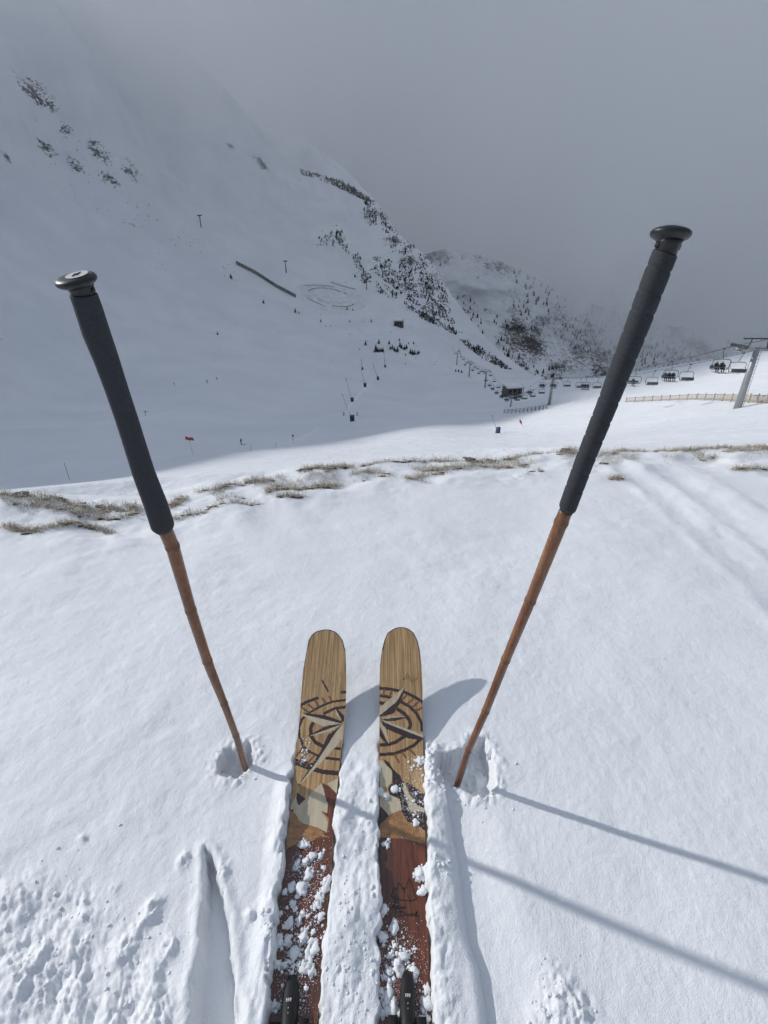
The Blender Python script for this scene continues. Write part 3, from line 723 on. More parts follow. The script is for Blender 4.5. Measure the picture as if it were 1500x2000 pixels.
ink('ink_drawing', [z3([(1015, 182), (1022, 160), (1032, 130), (1044, 124), (1055, 142), (1062, 95), (1070, 86), (1085, 112), (1100, 135), (1114, 128), (1126, 90), (1140, 58), (1152, 80), (1162, 95), (1165, 120), (1178, 150), (1180, 180), (1195, 200), (1150, 213), (1095, 209), (1045, 196), (1015, 182)]),
     z3([(1098, 118), (1108, 140), (1104, 160)]), z3([(1128, 170), (1138, 196), (1150, 212)])], 1.7, M['ink'], skiR, orgR)
ink('ink_signature', [z3(t) for t in ([(1044, 214), (1032, 240), (1012, 272)], [(1026, 262), (1034, 250), (1040, 270), (1050, 252), (1054, 270), (1064, 250), (1068, 270)], [(1084, 252), (1074, 262), (1080, 272), (1088, 254), (1092, 272)], [(1098, 252), (1100, 272), (1110, 250), (1116, 270)],
     [(1084, 284), (1078, 318)], [(1066, 290), (1090, 284), (1110, 298), (1104, 316), (1062, 321)], [(1126, 300), (1116, 310), (1126, 320), (1132, 302), (1138, 320)], [(1144, 302), (1150, 320), (1160, 298)], [(1166, 302), (1166, 320)], [(1186, 302), (1176, 312), (1186, 320), (1192, 284), (1192, 322), (1212, 316)])], 1.9, M['ink'], skiR, orgR)
ink('etched_letter', [z1([(1128, 635), (1155, 625), (1175, 575), (1190, 590), (1212, 655), (1235, 640), (1285, 615), (1262, 640), (1240, 668), (1205, 650), (1192, 605), (1180, 598), (1158, 640), (1128, 635)])], .55, M['dark'], skiR, orgR)

# loose snow, grains and melt drops lying on the skis
_ico = {}
def blob(mb, c, r, flat=.6, rough=.55, lvl=1):
    if lvl not in _ico:
        bm = bmesh.new(); bmesh.ops.create_icosphere(bm, subdivisions=lvl, radius=1)
        _ico[lvl] = (np.array([q.co[:] for q in bm.verts]), [[w.index for w in p.verts] for p in bm.faces]); bm.free()
    v, f = _ico[lvl]
    s = random.random() * 50
    k = 1 + rough * (fbm(v[:, 0] * 1.3 + s, v[:, 1] * 1.3 + v[:, 2] * 1.7 + s, 2) * 2)
    r = np.broadcast_to(np.asarray(r, float), (3,)) if np.ndim(r) else np.array([r, r, r * flat])
    a = random.random() * 6.28; rot = np.array([[math.cos(a), -math.sin(a), 0], [math.sin(a), math.cos(a), 0], [0, 0, 1]])
    mb.add((v * k[:, None] * r) @ (rot.T if np.ndim(r) == 0 else np.eye(3)) + c, t=f)
def on_ski(k, px, py):
    a, b = ski_edges(k, py); return ski_point(np.clip(px, a + 1, b - 1), py)
BIG = {'L': z2([(185, 985), (265, 960), (325, 905), (290, 1075), (300, 1040), (235, 1200), (210, 1240), (265, 1165), (190, 1270), (150, 1185), (80, 1240), (430, 1010), (470, 1150), (490, 1120), (440, 1200), (400, 1260), (380, 1290), (240, 790), (275, 805), (410, 900)]) +
  z3([(430, 60), (445, 30), (390, 150), (360, 180), (410, 120), (325, 115), (275, 155), (330, 230), (345, 270), (400, 300), (430, 320), (370, 360), (280, 385), (300, 370), (230, 480), (225, 520), (290, 480), (300, 495), (410, 440), (400, 470), (470, 430), (340, 570), (330, 600), (440, 560), (430, 600), (470, 500), (360, 660), (330, 665), (400, 665), (420, 690), (265, 665), (210, 660), (200, 950), (180, 960), (230, 945), (245, 300), (480, 260), (520, 200), (540, 130), (560, 90), (500, 240), (520, 330), (480, 560), (450, 640), (470, 700)]),
  'R': z3([(1210, 50), (1205, 35), (1240, 120), (1228, 150), (1020, 400), (1030, 395), (960, 460), (965, 290), (1040, 530), (1000, 600), (1020, 580), (1080, 620), (1060, 660), (1100, 600), (1175, 550), (980, 750), (960, 740), (1040, 760), (1010, 790), (950, 850), (1000, 860), (970, 920), (1040, 920), (1020, 980), (960, 1000), (1170, 700), (1180, 740), (1260, 840), (1275, 845), (1240, 910), (1260, 940), (1260, 1030), (1245, 1060), (1130, 970), (1100, 1000), (1160, 1000), (1120, 1040), (1000, 700), (1060, 700), (1240, 10), (1255, 20)]) +
  z2([(930, 310), (970, 340), (1000, 350), (1060, 300), (1085, 295), (1000, 785), (1300, 20), (1330, 40), (1310, 60), (1340, 10), (1270, 600), (1340, 1050), (1330, 1020)])}
HEAVY = {'L': [(612, 1760, 26, 50), (585, 1810, 30, 60), (600, 1860, 30, 60), (575, 1890, 30, 40), (620, 1700, 18, 40), (595, 1470, 30, 20), (575, 1960, 12, 40), (590, 1700, 25, 30)],
         'R': [(765, 1850, 22, 40), (790, 1870, 25, 40), (765, 1930, 20, 50), (820, 1950, 14, 60), (795, 1990, 25, 25), (820, 1480, 14, 30), (810, 1530, 16, 40), (815, 1580, 14, 25), (790, 1560, 14, 30)]}
for k, root, org in (('L', skiL, orgL), ('R', skiR, orgR)):
    mb = MB()
    for px, py in BIG[k]:
        r = random.uniform(.003, .0095); py = min(py, 2030)
        c = on_ski(k, px, py); z_ = random.uniform(.7, 1.5)
        blob(mb, c + [0, 0, r * .2], np.array([r, r * z_, r * .42]), rough=.8, lvl=2)
        for _ in range(4):
            q = r * random.uniform(.25, .5); a = random.random() * 6.28
            blob(mb, c + [math.cos(a) * r * 1.15, math.sin(a) * r * 1.15, q * .3], q)
    for px, py, n, sp in HEAVY[k]:
        for _ in range(n * 2):
            x = random.gauss(px, sp * .35); y = random.gauss(py, sp * .6)
            if y > 2040 or y < 1240: continue
            a, b = ski_edges(k, y)
            if not a + 1 < x < b - 1: continue
            q = min(.0045, .0009 * math.exp(random.gauss(.35, .55))); blob(mb, ski_point(x, y) + [0, 0, q * .3], q)
    for _ in range(2600):
        px, py, n, sp = random.choice(HEAVY[k]); x = random.gauss(px, sp * .45); y = random.gauss(py, sp * .9)
        a, b = ski_edges(k, y)
        if 1480 < y < 2040 and a + 1 < x < b - 1: q = random.uniform(.0003, .0009); blob(mb, ski_point(x, y) + [0, 0, q * .2], q)
    o = mb.build('loose_snow', M['snow'], None, True); tag(o, 'loose snow crumbs lying on the ' + ('unsigned ski' if k == 'L' else 'signed ski'), kind='stuff')
    mb = MB()
    for _ in range(420 if k == 'L' else 200):
        x = random.uniform(590, 672) if k == 'L' else random.uniform(748, 822); y = random.triangular(1245, 1470, 1340 if k == 'L' else 1400)
        a, b = ski_edges(k, y)
        if not a + 3 < x < b - 3: continue
        q = random.uniform(.0008, .0022); blob(mb, ski_point(x, y) + [0, 0, q * .15], q, .6, .1)
    n_ = NT('melt_drop') if 'drop' not in M else None
    if n_:
        n_.b.inputs['Transmission Weight'].default_value = .85; n_.b.inputs['Roughness'].default_value = .06; n_.b.inputs['IOR'].default_value = 1.33
        tcn = n_.noise(40); rmp = n_.ramp(tcn.outputs['Fac'], [(.3, (.9, .93, .95)), (.7, (1, 1, 1))]); n_.link(rmp.outputs[0], n_.b.inputs['Base Color']); M['drop'] = n_.m
    o = mb.build('melt_drops', M['drop'], None, True); tag(o, 'melted snow drops beaded on the ' + ('unsigned ski' if k == 'L' else 'signed ski'), kind='stuff')

# snow crumbs strewn beside the skis and around the pole holes
mb = MB(); cr_ = []
for px, py, sp, n in ((690, 1620, 26, 25), (690, 1750, 30, 40), (680, 1880, 36, 45), (700, 1960, 30, 25), (848, 1480, 12, 40), (850, 1540, 10, 30), (455, 1500, 26, 22), (910, 1500, 36, 70), (200, 1800, 110, 80), (100, 1900, 120, 90), (530, 1820, 14, 40), (860, 1700, 12, 20), (1100, 1960, 40, 40), (980, 1570, 25, 14)):
    for _ in range(n):
        x = random.gauss(px, sp); y = random.gauss(py, sp * 1.1)
        if y > 2030: continue
        c = ground_at(x, y); cr_.append((c[0], c[1], min(.007, .0016 * math.exp(random.gauss(.3, .55)))))
cr_ = np.array(cr_); crz = near_h(cr_[:, 0], cr_[:, 1])
for (x, y, q), z_ in zip(cr_, crz): blob(mb, np.array([x, y, z_ + q * .1]), q * .75, .7, .7)
tag(mb.build('snow_crumbs', M['snow'], None, True), 'small snow crumbs strewn around the skis and pole holes', kind='stuff')

# ------------------------------------------------------------------ poles
def pole(axis, z_top, z_bot, label, wrap, mark_side):
    """axis rows: (px, py, width px across the pole, kind)"""
    y0, y1 = axis[0][1], axis[-1][1]
    def depth(py): return 1 / (1 / z_top + (1 / z_bot - 1 / z_top) * (py - y0) / (y1 - y0))
    pts = [(P(x, y, depth(y)), w / 2 * depth(y) / F * 1.0, k, y) for x, y, w, k in axis]
    foot = pts[-1][0]
    root = empty('ski_pole', foot - np.array([0, 0, .02])); tag(root, label, 'ski pole', 'pair of planted poles'); org = np.array(root.location)
    def dens(rows, n):
        p = np.array([r[0] for r in rows]); rad = np.array([r[1] for r in rows])
        t = np.concatenate([[0], np.cumsum(np.linalg.norm(np.diff(p, axis=0), axis=1))]); tt = np.linspace(0, t[-1], n)
        return np.stack([np.interp(tt, t, p[:, i]) for i in range(3)], 1) - org, np.interp(tt, t, rad), tt, t
    sh = [r for r in pts if r[2] in 's']; gr = [r for r in pts if r[2] in 'g']
    # shaft, with swellings at the bamboo nodes and one more length below the snow
    d = sh[-1][0] - sh[-2][0]; d /= np.linalg.norm(d)
    sh = [(gr[-1][0] + (sh[0][0] - gr[-1][0]) * .1, sh[0][1], 's', 0)] + sh + [(sh[-1][0] + d * .16, sh[-1][1] * .9, 's', 0)]
    p, rad, tt, _ = dens(sh, 240)
    node_t = []
    lens = tt[-1]
    for f_ in axis_nodes[label]:
        q = P(f_[0], f_[1], depth(f_[1])) - org; i = int(np.argmin(np.linalg.norm(p - q, axis=1))); node_t.append(i)
        rad = rad * (1 + .04 * np.exp(-((tt - tt[i]) / .006) ** 2) - .03 * np.exp(-((tt - tt[i] - .009) / .004) ** 2))
    rad = rad * (1 + .012 * vnoise(tt * 30, tt * 0 + 3))
    mb = MB(); mb.tube(p, rad, 20); shaft = mb.build('shaft', M['bamboo'], root, True)
    for i in node_t:
        mb = MB(); s0 = max(0, i - 1); mb.tube(p[s0:i + 2], rad[s0:i + 2] * 1.015 + .0002, 20, False); mb.build('node_ring', M['node'], shaft, True)
    # grip
    p, rad, tt, _ = dens(gr, 300)
    L = tt[-1]
    rad = rad * (1 - .22 * np.exp(-((tt - L) / .0045) ** 2))
    if wrap:
        for a in wrap:
            c = a * L; q = tt - c
            rad = rad * (1 - .085 * np.exp(-(q / .0016) ** 2) + .014 * np.exp(-((q - .005) / .005) ** 2))
    else:
        rad = rad * (1 + .012 * fbm(tt * 60, tt * 0 + 1, 2))
    mb = MB(); n = 28
    # slightly tilted rings make the wrap read as wound tape
    dv = np.gradient(p, axis=0); dv /= np.linalg.norm(dv, axis=1)[:, None]
    mb.tube(p, rad, n)
    vv = mb.v[0]
    if wrap:
        for i in range(len(p)):
            ring = vv[i * n:(i + 1) * n]; xr = (ring[:, 0] - p[i][0]); ring += dv[i] * (xr * .16)[:, None]
    mb.build('grip', M['grip'], root, True)
    # neck and flanged cap, tilted about the pole's own axis
    top = p[0]; dd = -dv[0]; R = rad[0]
    e1 = np.cross(dd, [0, 1, 0]); e1 /= np.linalg.norm(e1); e2 = np.cross(dd, e1)
    nl = neck_len[label]
    mb = MB(); mb.tube([top - dd * .004, top + dd * nl * .3, top + dd * nl * .8, top + dd * nl * 1.15], [R * .9, R * .88, R * .92, R * 1.0], 28); neck = mb.build('neck', M['cap'], root, True)
    for s in (-1, 1):
        mb = MB(); mb.box(top + dd * nl * .55 + e1 * s * R * .86, (.003, .007, nl * .45), np.stack([e1, e2, dd], 1)); mb.build('neck_slot', M['black_abs'], neck)
    prof = [(-.003, R * .85), (.0, R * 1.1), (.002, R * 1.38), (.0042, R * 1.54), (.0065, R * 1.57), (.0088, R * 1.5), (.0106, R * 1.3), (.0114, R * 1.05), (.0116, R * .5), (.0116, .0005)]
    nn = 36; ctr = top + dd * nl; v = []
    up = cap_axis[label]; f1 = np.cross(up, [0, 1, 0]); f1 /= np.linalg.norm(f1); f2 = np.cross(up, f1)
    for h_, r_ in prof:
        for j in range(nn):
            a = j / nn * 2 * math.pi; r2 = r_ * (1 + .06 * math.cos(a)) ; v.append(ctr + up * h_ + f1 * math.cos(a) * r2 + f2 * math.sin(a) * r2 * .92)
    q = [(i * nn + j, i * nn + (j + 1) % nn, (i + 1) * nn + (j + 1) % nn, (i + 1) * nn + j) for i in range(len(prof) - 1) for j in range(nn)]
    mb = MB(); mb.add(v, q); cap = mb.build('cap', M['cap'], root, True)
    mb = MB(); v = []
    c2 = ctr + up * .0121 - f1 * R * .18 * mark_side
    for r_ in (R * .86, .0):
        for j in range(nn):
            a = j / nn * 2 * math.pi; v.append(c2 + (f1 * math.cos(a) + f2 * math.sin(a)) * max(r_, 1e-4))
    mb.add(v, [(j, (j + 1) % nn, nn + (j + 1) % nn, nn + j) for j in range(nn)]); disc = mb.build('cap_disc', M['disc'], cap)
    mb = MB()
    for (a0, b0, a1, b1) in ((-.12, -.45, -.12, .25), (-.12, -.45, .16, .45), (.16, .45, .16, -.2)):
        A_ = c2 + up * .0005 + (f1 * a0 + f2 * b0) * R; B_ = c2 + up * .0005 + (f1 * a1 + f2 * b1) * R
        mb.tube([A_, B_], .0005, 6)
    mb.build('cap_emblem', M['ink'], disc)
    return root, depth, org, shaft
axis_nodes = {}; neck_len = {}; cap_axis = {}
LAB_L = 'bamboo ski pole with smooth dark grip and pale round cap disc'
LAB_R = 'bamboo ski pole with ridged black wrapped grip and scratched shaft'
axis_nodes[LAB_L] = [(337, 1068), (372, 1192), (407, 1290), (439, 1375), (466, 1436)]
axis_nodes[LAB_R] = [(1097, 1018), (1037, 1172), (989, 1288), (949, 1388), (915, 1465)]
neck_len[LAB_L] = .010; neck_len[LAB_R] = .013
cap_axis[LAB_L] = np.array([-.10, -.33, .94]) / np.linalg.norm([-.10, -.33, .94]); cap_axis[LAB_R] = np.array([.12, .10, .98]) / np.linalg.norm([.12, .10, .98])
poleL, depL, orgPL, shL = pole([(163, 575, 49, 'g'), (172, 600, 50, 'g'), (188, 650, 50, 'g'), (207, 700, 46, 'g'), (226, 755, 42.5, 'g'), (248, 820, 41, 'g'), (270, 890, 40.5, 'g'), (281, 925, 41, 'g'), (304, 985, 43, 'g'), (320, 1034, 43, 'g'),
   (325, 1040, 27, 's'), (337, 1068, 26, 's'), (372, 1190, 21, 's'), (403, 1285, 18.5, 's'), (412, 1310, 17.5, 's'), (438, 1375, 14, 's'), (462, 1440, 12.6, 's'), (478, 1494, 12, 's')], .56, 1.30, LAB_L, None, 1)
poleR, depR, orgPR, shR = pole([(1299, 494, 47, 'g'), (1289, 520, 47, 'g'), (1270, 569, 46.5, 'g'), (1246, 633, 45, 'g'), (1221.5, 697, 42.5, 'g'), (1184, 795, 38.5, 'g'), (1140, 905, 35.5, 'g'), (1106, 998, 33.5, 'g'),
   (1103, 1003, 26, 's'), (1097, 1018, 26.5, 's'), (1037, 1170, 21.5, 's'), (988, 1288, 17.5, 's'), (949, 1388, 14.8, 's'), (915, 1465, 13, 's'), (895, 1527, 12.2, 's')], .54, 1.27, LAB_R,
   [.045, .115, .175, .25, .325, .405, .485, .565, .645, .72, .80, .88], -1)
# pale letters scratched into the shafts: thin raised strokes on the side that faces the viewer
def scratches(strokes, dep, org, parent, w):
    mb = MB()
    for s in strokes:
        pts = []
        for x, y, off in s:
            p = P(x, y, dep(y)); v = np.array([0, 0, H]) - p; v /= np.linalg.norm(v); pts.append(p + v * off - org)
        mb.tube(pts, w, 5)
    mb.build('scratched_letters', M['etch'], parent)
def zr(l, off): return [(x / 3.333 + 850, y / 3.333 + 980, off) for x, y in l]
scratches([zr([(735, 215), (752, 250), (748, 216)], .0092), zr([(722, 260), (735, 285)], .0088), zr([(708, 300), (724, 322)], .0088), zr([(716, 290), (708, 316)], .0088), zr([(700, 322), (704, 345), (690, 345)], .0088), zr([(682, 360), (696, 382), (690, 356)], .0088), zr([(676, 395), (690, 405), (682, 430), (664, 436), (670, 400)], .0088)], depR, orgPR, shR, .00035)
scratches([[(x / 3.571 + 290, y / 3.571 + 980, .0105) for x, y in l] for l in ([(145, 360), (150, 390)], [(172, 362), (152, 378), (174, 388)])], depL, orgPL, shL, .0004)

# ------------------------------------------------------------------ dry grass, soil and stones along the crest
BANDS = [ # polyline px, half thickness px, blades, frosted share
 ([(0, 1028), (60, 1036), (110, 1025), (150, 1016), (195, 1022), (215, 1028)], 6, 900, .05), ([(0, 985), (60, 982), (130, 984), (200, 988), (270, 985)], 9, 1300, .35), ([(60, 995), (150, 1000), (230, 1003), (270, 995)], 6, 450, .3),
 ([(330, 985), (345, 975), (365, 965)], 5, 260, .1), ([(340, 1008), (372, 1000), (400, 998), (420, 990), (465, 984), (505, 984)], 3, 380, .05), ([(380, 955), (430, 950), (470, 943), (520, 935)], 5, 520, .2), ([(490, 945), (530, 938), (550, 930)], 3, 150, .1),
 ([(515, 965), (540, 955), (590, 958), (640, 945), (665, 945)], 6, 800, .03), ([(540, 972), (590, 973)], 3, 240, .03), ([(585, 925), (610, 918), (640, 922)], 5, 420, .03), ([(640, 925), (660, 912), (690, 910)], 6, 420, .03), ([(700, 903), (760, 898), (830, 897), (900, 896)], 4, 700, .05),
 ([(790, 938), (820, 928), (870, 920)], 4, 300, .0), ([(825, 915), (870, 912), (930, 908), (1000, 912)], 5, 800, .0), ([(900, 898), (960, 896), (1020, 890), (1090, 882)], 4, 700, .05), ([(1000, 905), (1025, 912)], 4, 120, .0), ([(1095, 884), (1110, 882), (1122, 886)], 9, 420, .05),
 ([(1170, 888), (1200, 886)], 4, 160, .1), ([(1200, 882), (1250, 876), (1300, 880), (1350, 880)], 5, 800, .08), ([(1350, 880), (1390, 874), (1440, 876), (1500, 878)], 5, 900, .08), ([(1410, 886), (1500, 884)], 4, 300, .05), ([(1425, 918), (1465, 920), (1500, 918)], 4, 260, .0), ([(1190, 935), (1212, 936)], 4, 160, .0),
 ([(1160, 912), (1185, 908), (1200, 903)], 2, 60, .1), ([(690, 928), (720, 922), (760, 924)], 3, 150, .0), ([(1005, 932), (1060, 918)], 2, 50, 0), ([(1360, 892), (1400, 895)], 3, 120, 0), ([(420, 978), (470, 968)], 2, 60, .1), ([(700, 935), (770, 930), (840, 940)], 4, 160, 0)]
gv = {'grass': [], 'frosted': []}
def blade(store, base, L, lean, az_, w):
    d = np.array([math.cos(az_), math.sin(az_), 0]); s = np.array([-d[1], d[0], 0]) * w
    ps = [base - np.array([0, 0, .006]), base + d * L * lean * .35 + np.array([0, 0, L * .55]), base + d * L * lean + np.array([0, 0, L * (1 - lean * .45)])]
    store.append(np.array([ps[0] - s, ps[0] + s, ps[1] - s * .8, ps[1] + s * .8, ps[2]]))
clod = MB()
for line, ht, n, fr in BANDS:
    line = np.array(line, float); seg = np.concatenate([[0], np.cumsum(np.hypot(*np.diff(line, axis=0).T))])
    bx = []; by = []
    tuft = None
    for i in range(int(n * 1.25)):
        if tuft is None or random.random() < .28:
            t = random.random() * seg[-1]; tuft = (np.interp(t, seg, line[:, 0]), np.interp(t, seg, line[:, 1]) + random.gauss(0, ht * .42), random.gauss(0, .5) + (0 if random.random() < .65 else 3.14), random.uniform(.4, 1.15))
        g = ground_at(tuft[0] + random.gauss(0, 4.5), tuft[1] + random.gauss(0, .9))
        yc = float(np.interp(g[0] / g[1], _cr_s, _cr_y))
        if g[1] > yc + .12: g[0] *= (yc + .1) / g[1]; g[1] = yc + .1
        bx.append((g[0], g[1], tuft[2], tuft[3]))
    arr = np.array(bx); hz = near_h(arr[:, 0], arr[:, 1])
    for (x, y, a_, sc), z_ in zip(arr, hz):
        f = random.random() < fr
        blade(gv['frosted' if f else 'grass'], np.array([x, y, z_]), random.uniform(.022, .065) * sc * (1.1 if f else 1), random.uniform(.7, 1.75) if random.random() < .8 else random.uniform(.2, .7), a_ + random.gauss(0, .7), random.uniform(.0006, .0013))
    for i in range(max(2, n // 40)):
        j = random.randrange(len(arr)); r = random.uniform(.006, .016)
        blob(clod, np.array([arr[j, 0] + random.gauss(0, .01), arr[j, 1], hz[j] - r * .05]), np.array([r * 2.2, r, r * .26]), rough=.6)
# thin fringe that joins the tufts along the whole crest
fx_ = rng.uniform(-20, 1520, 5200); cyp = np.interp(fx_, [0, 150, 300, 400, 520, 640, 760, 860, 950, 1050, 1110, 1200, 1300, 1400, 1500], [988, 990, 982, 958, 944, 926, 911, 904, 902, 896, 887, 890, 887, 883, 883])
keep = fbm(fx_ / 45, fx_ * 0 + 2, 3, seed=80) > -.12; fx_, cyp = fx_[keep], cyp[keep]
gq = np.array([ground_at(x, y) for x, y in zip(fx_, cyp + np.abs(rng.normal(0, 7, len(fx_))) + 9 * fbm(fx_ / 30, fx_ * 0, 2, seed=81))]); gz = near_h(gq[:, 0], gq[:, 1])
for g, z_ in zip(gq, gz): blade(gv['frosted' if random.random() < .3 else 'grass'], np.array([g[0], g[1], z_]), random.uniform(.015, .055), random.uniform(.6, 1.8), random.gauss(0, .6) + (0 if random.random() < .6 else 3.14), random.uniform(.0006, .0012))
for nme, lab in (('grass', 'dry straw-coloured grass poking through the snow along the crest'), ('frosted', 'frosted pale grass tips along the windy crest')):
    b = np.array(gv[nme]); n = len(b); v = b.reshape(-1, 3); i = np.arange(n)[:, None] * 5
    me = mesh_np('grass_' + nme, v, np.concatenate([i + 0, i + 1, i + 3, i + 2], 1), np.concatenate([i + 2, i + 3, i + 4], 1), [M[nme]], False)
    tag(obj('dry_grass' if nme == 'grass' else 'frosted_grass', me), lab, kind='stuff')
tag(clod.build('bare_soil', M['soil'], None, True), 'dark bare soil between the grass tufts on the crest', kind='stuff')
def stone(px, py, r, label):
    g = ground_at(px, py); mb = MB(); blob(mb, np.array([0, 0, r * .3]), np.array([r * 1.3, r, r * .5]), rough=.4, lvl=3)
    yc = float(np.interp(g[0] / g[1], _cr_s, _cr_y))
    if g[1] > yc + .05: g = g * (yc + .05) / g[1]
    o = mb.build('stone', M['stone'], None, True); o.location = (g[0], g[1], float(near_h(np.array([g[0]]), np.array([g[1]]))[0])); tag(o, label, 'stone', 'stones on the crest')
stone(50, 974, .034, 'small grey stone on the crest beside frosted grass near the shaded piste')
stone(917, 893, .034, 'flat dark stone on the crest between the two poles')
stone(1104, 884, .03, 'small stone tucked in grass beside the ridged black pole grip')
mb = MB()
g = ground_at(323, 985)
mb.tube([(0, 0, -.02), (.001, 0, .06), (-.002, .002, .12)], [.0025, .0022, .0016], 7)
for h_, a in ((.05, .4), (.08, 2.8), (.1, 1.3)): mb.tube([(0, 0, h_), (.018 * math.cos(a), .01, h_ + .02)], [.0014, .0006], 5)
o = mb.build('frosted_stalk', M['frosted'], None); o.location = (g[0], g[1], float(near_h(np.array([g[0]]), np.array([g[1]]))[0])); tag(o, 'frosted plant stalk standing upright beside the smooth dark pole grip', 'stalk')

# ------------------------------------------------------------------ chairlift
def depth_of(p): return p[1] * CT + (H - p[2]) * ST
def height_for(p, py):
    """height above p whose top shows at photo row py"""
    t = (1000 - py) / F      # (Y*ST + (z-H)*CT) = t * (Y*CT - (z-H)*ST)
    zc = (t * p[1] * CT - p[1] * ST) / (CT + t * ST)
    return H + zc - p[2]
def on_slope(px, py, rmin=8):
    h_ = hit(px, py, rmin)
    return h_ if h_ is not None else P(px, py, 400)
TOW = [((1440, 797), 664, 'tall grey chairlift tower beside the pale slatted fence'), ((1072, 791), 733, 'grey chairlift tower standing behind the dark rail fence'), ((997, 795), 768, 'short chairlift tower in front of the snow-roofed lift station'),
       ((947, 757), 722, 'chairlift tower where the line leaves the lift station for the far slope'), ((916, 736), 706, 'chairlift tower halfway up the far slope'), ((892, 713), 688, 'chairlift tower at the top end of the far slope')]
heads = []; tower_pos = []
for (px, py), top, lab in TOW:
    p = on_slope(px, py, 30); tower_pos.append(p)
LD = np.array([tower_pos[3][0] - tower_pos[0][0], tower_pos[3][1] - tower_pos[0][1], 0]); LD /= np.linalg.norm(LD); LS = np.array([LD[1], -LD[0], 0])
rzl = math.atan2(LS[1], LS[0])
for ((px, py), top, lab), p in zip(TOW, tower_pos):
    hgt = max(4.0, height_for(p, top)); sc = min(1.0, hgt / 9)
    root = empty('lift_tower', p - np.array([0, 0, .3]), rzl); tag(root, lab, 'lift tower', 'chairlift towers')
    mb = MB(); mb.tube([(0, 0, -.8), (0, 0, hgt * .5), (0, 0, hgt - .5)], [.48 * sc, .40 * sc, .32 * sc], 14); mb.build('mast', M['steel'], root, True)
    mb = MB(); mb.box((0, 0, hgt - .75), (4.4 * sc + .8, .32, .36)); arm = mb.build('crossarm', M['steel'], root)
    mb = MB()
    for s in (-1, 1): mb.tube([(s * 1.1, 0, hgt - .6), (s * .9, 0, hgt + .45)], .07, 6)
    mb.tube([(-1.9, 0, hgt + .45), (1.9, 0, hgt + .45)], .09, 6); mb.build('lifting_frame', M['darksteel'], root)
    for s in (-1, 1):
        mb = MB(); x = s * (2.1 * sc + .3); mb.box((x, 0, hgt - .48), (.18, 3.2, .14))
        sh_ = mb.build('sheave_beam', M['darksteel'], arm)
        mb = MB()
        for k in range(6):
            yv = -1.4 + k * .56
            a = np.arange(12) / 12 * 2 * math.pi
            ring = np.stack([np.zeros(12), np.cos(a) * .2 + yv, np.sin(a) * .2 + hgt - .38], 1)
            v = np.concatenate([ring + [x - .06, 0, 0], ring + [x + .06, 0, 0], [[x - .06, yv, hgt - .38], [x + .06, yv, hgt - .38]]])
            mb.add(v, [(j, (j + 1) % 12, 12 + (j + 1) % 12, 12 + j) for j in range(12)], [(24, (j + 1) % 12, j) for j in range(12)] + [(25, 12 + j, 12 + (j + 1) % 12) for j in range(12)])
        mb.build('sheave_wheels', M['cable'], arm)
        mb = MB(); mb.box((x, 0, hgt - .95), (.55, 3.0, .05)); mb.build('catwalk', M['steel'], root)
    mb = MB()
    for s in (-.18, .18): mb.tube([(s + .45, 0, 0), (s + .38, 0, hgt - .9)], .025, 5)
    for k in range(int(hgt / .45)): mb.tube([(.27, 0, .4 + k * .42), (.63, 0, .4 + k * .42)], .018, 4)
    mb.build('ladder', M['steel'], root)
    heads.append((p + np.array([0, 0, hgt - .55]), 2.1 * sc + .3))
h0 = heads[0][0] + (heads[0][0] - heads[1][0]) * .45 + np.array([0, 0, 3.0])
chain = [(h0, 2.4)] + heads + [(heads[-1][0] + LD * 40 + np.array([0, 0, 6]), 2.4)]
cables = {}
for nm, s in (('L', -1), ('R', 1)):
    pts = []
    for (a, wa), (b, wb) in zip(chain[:-1], chain[1:]):
        A_ = a + LS * s * wa; B_ = b + LS * s * wb; Ls = np.linalg.norm(B_ - A_)
        for t in np.linspace(0, 1, 24, endpoint=False): pts.append(A_ + (B_ - A_) * t - np.array([0, 0, 4 * t * (1 - t) * min(2.2, Ls * .017)]))
    pts.append(chain[-1][0] + LS * s * chain[-1][1]); cables[nm] = np.array(pts)
    mb = MB(); mb.tube(cables[nm], .032, 6)
    tag(mb.build('haul_cable', M['cable'], None, True), ('haul cable on the side of the occupied chairs' if nm == 'L' else 'haul cable on the side of the empty chairs'), 'cable', 'chairlift cables')

# people: skin-grown bodies
ST_J = {'pelvis': ((0, -.08, .82), .15), 'waist': ((0, .0, .98), .15), 'chest': ((0, .12, 1.2), .18), 'neck': ((0, .2, 1.40), .065), 'head': ((0, .25, 1.50), .105), 'crown': ((0, .25, 1.62), .10),
 'hipL': ((-.1, -.06, .78), .11), 'kneeL': ((-.16, .14, .46), .085), 'ankL': ((-.16, -.02, .10), .065), 'toeL': ((-.16, .16, .05), .06),
 'hipR': ((.1, -.06, .78), .11), 'kneeR': ((.16, .14, .46), .085), 'ankR': ((.16, -.02, .10), .065), 'toeR': ((.16, .16, .05), .06),
 'shL': ((-.2, .14, 1.3), .085), 'elL': ((-.36, .18, 1.08), .06), 'haL': ((-.34, .42, 1.02), .05), 'shR': ((.2, .14, 1.3), .085), 'elR': ((.36, .18, 1.08), .06), 'haR': ((.34, .42, 1.02), .05)}
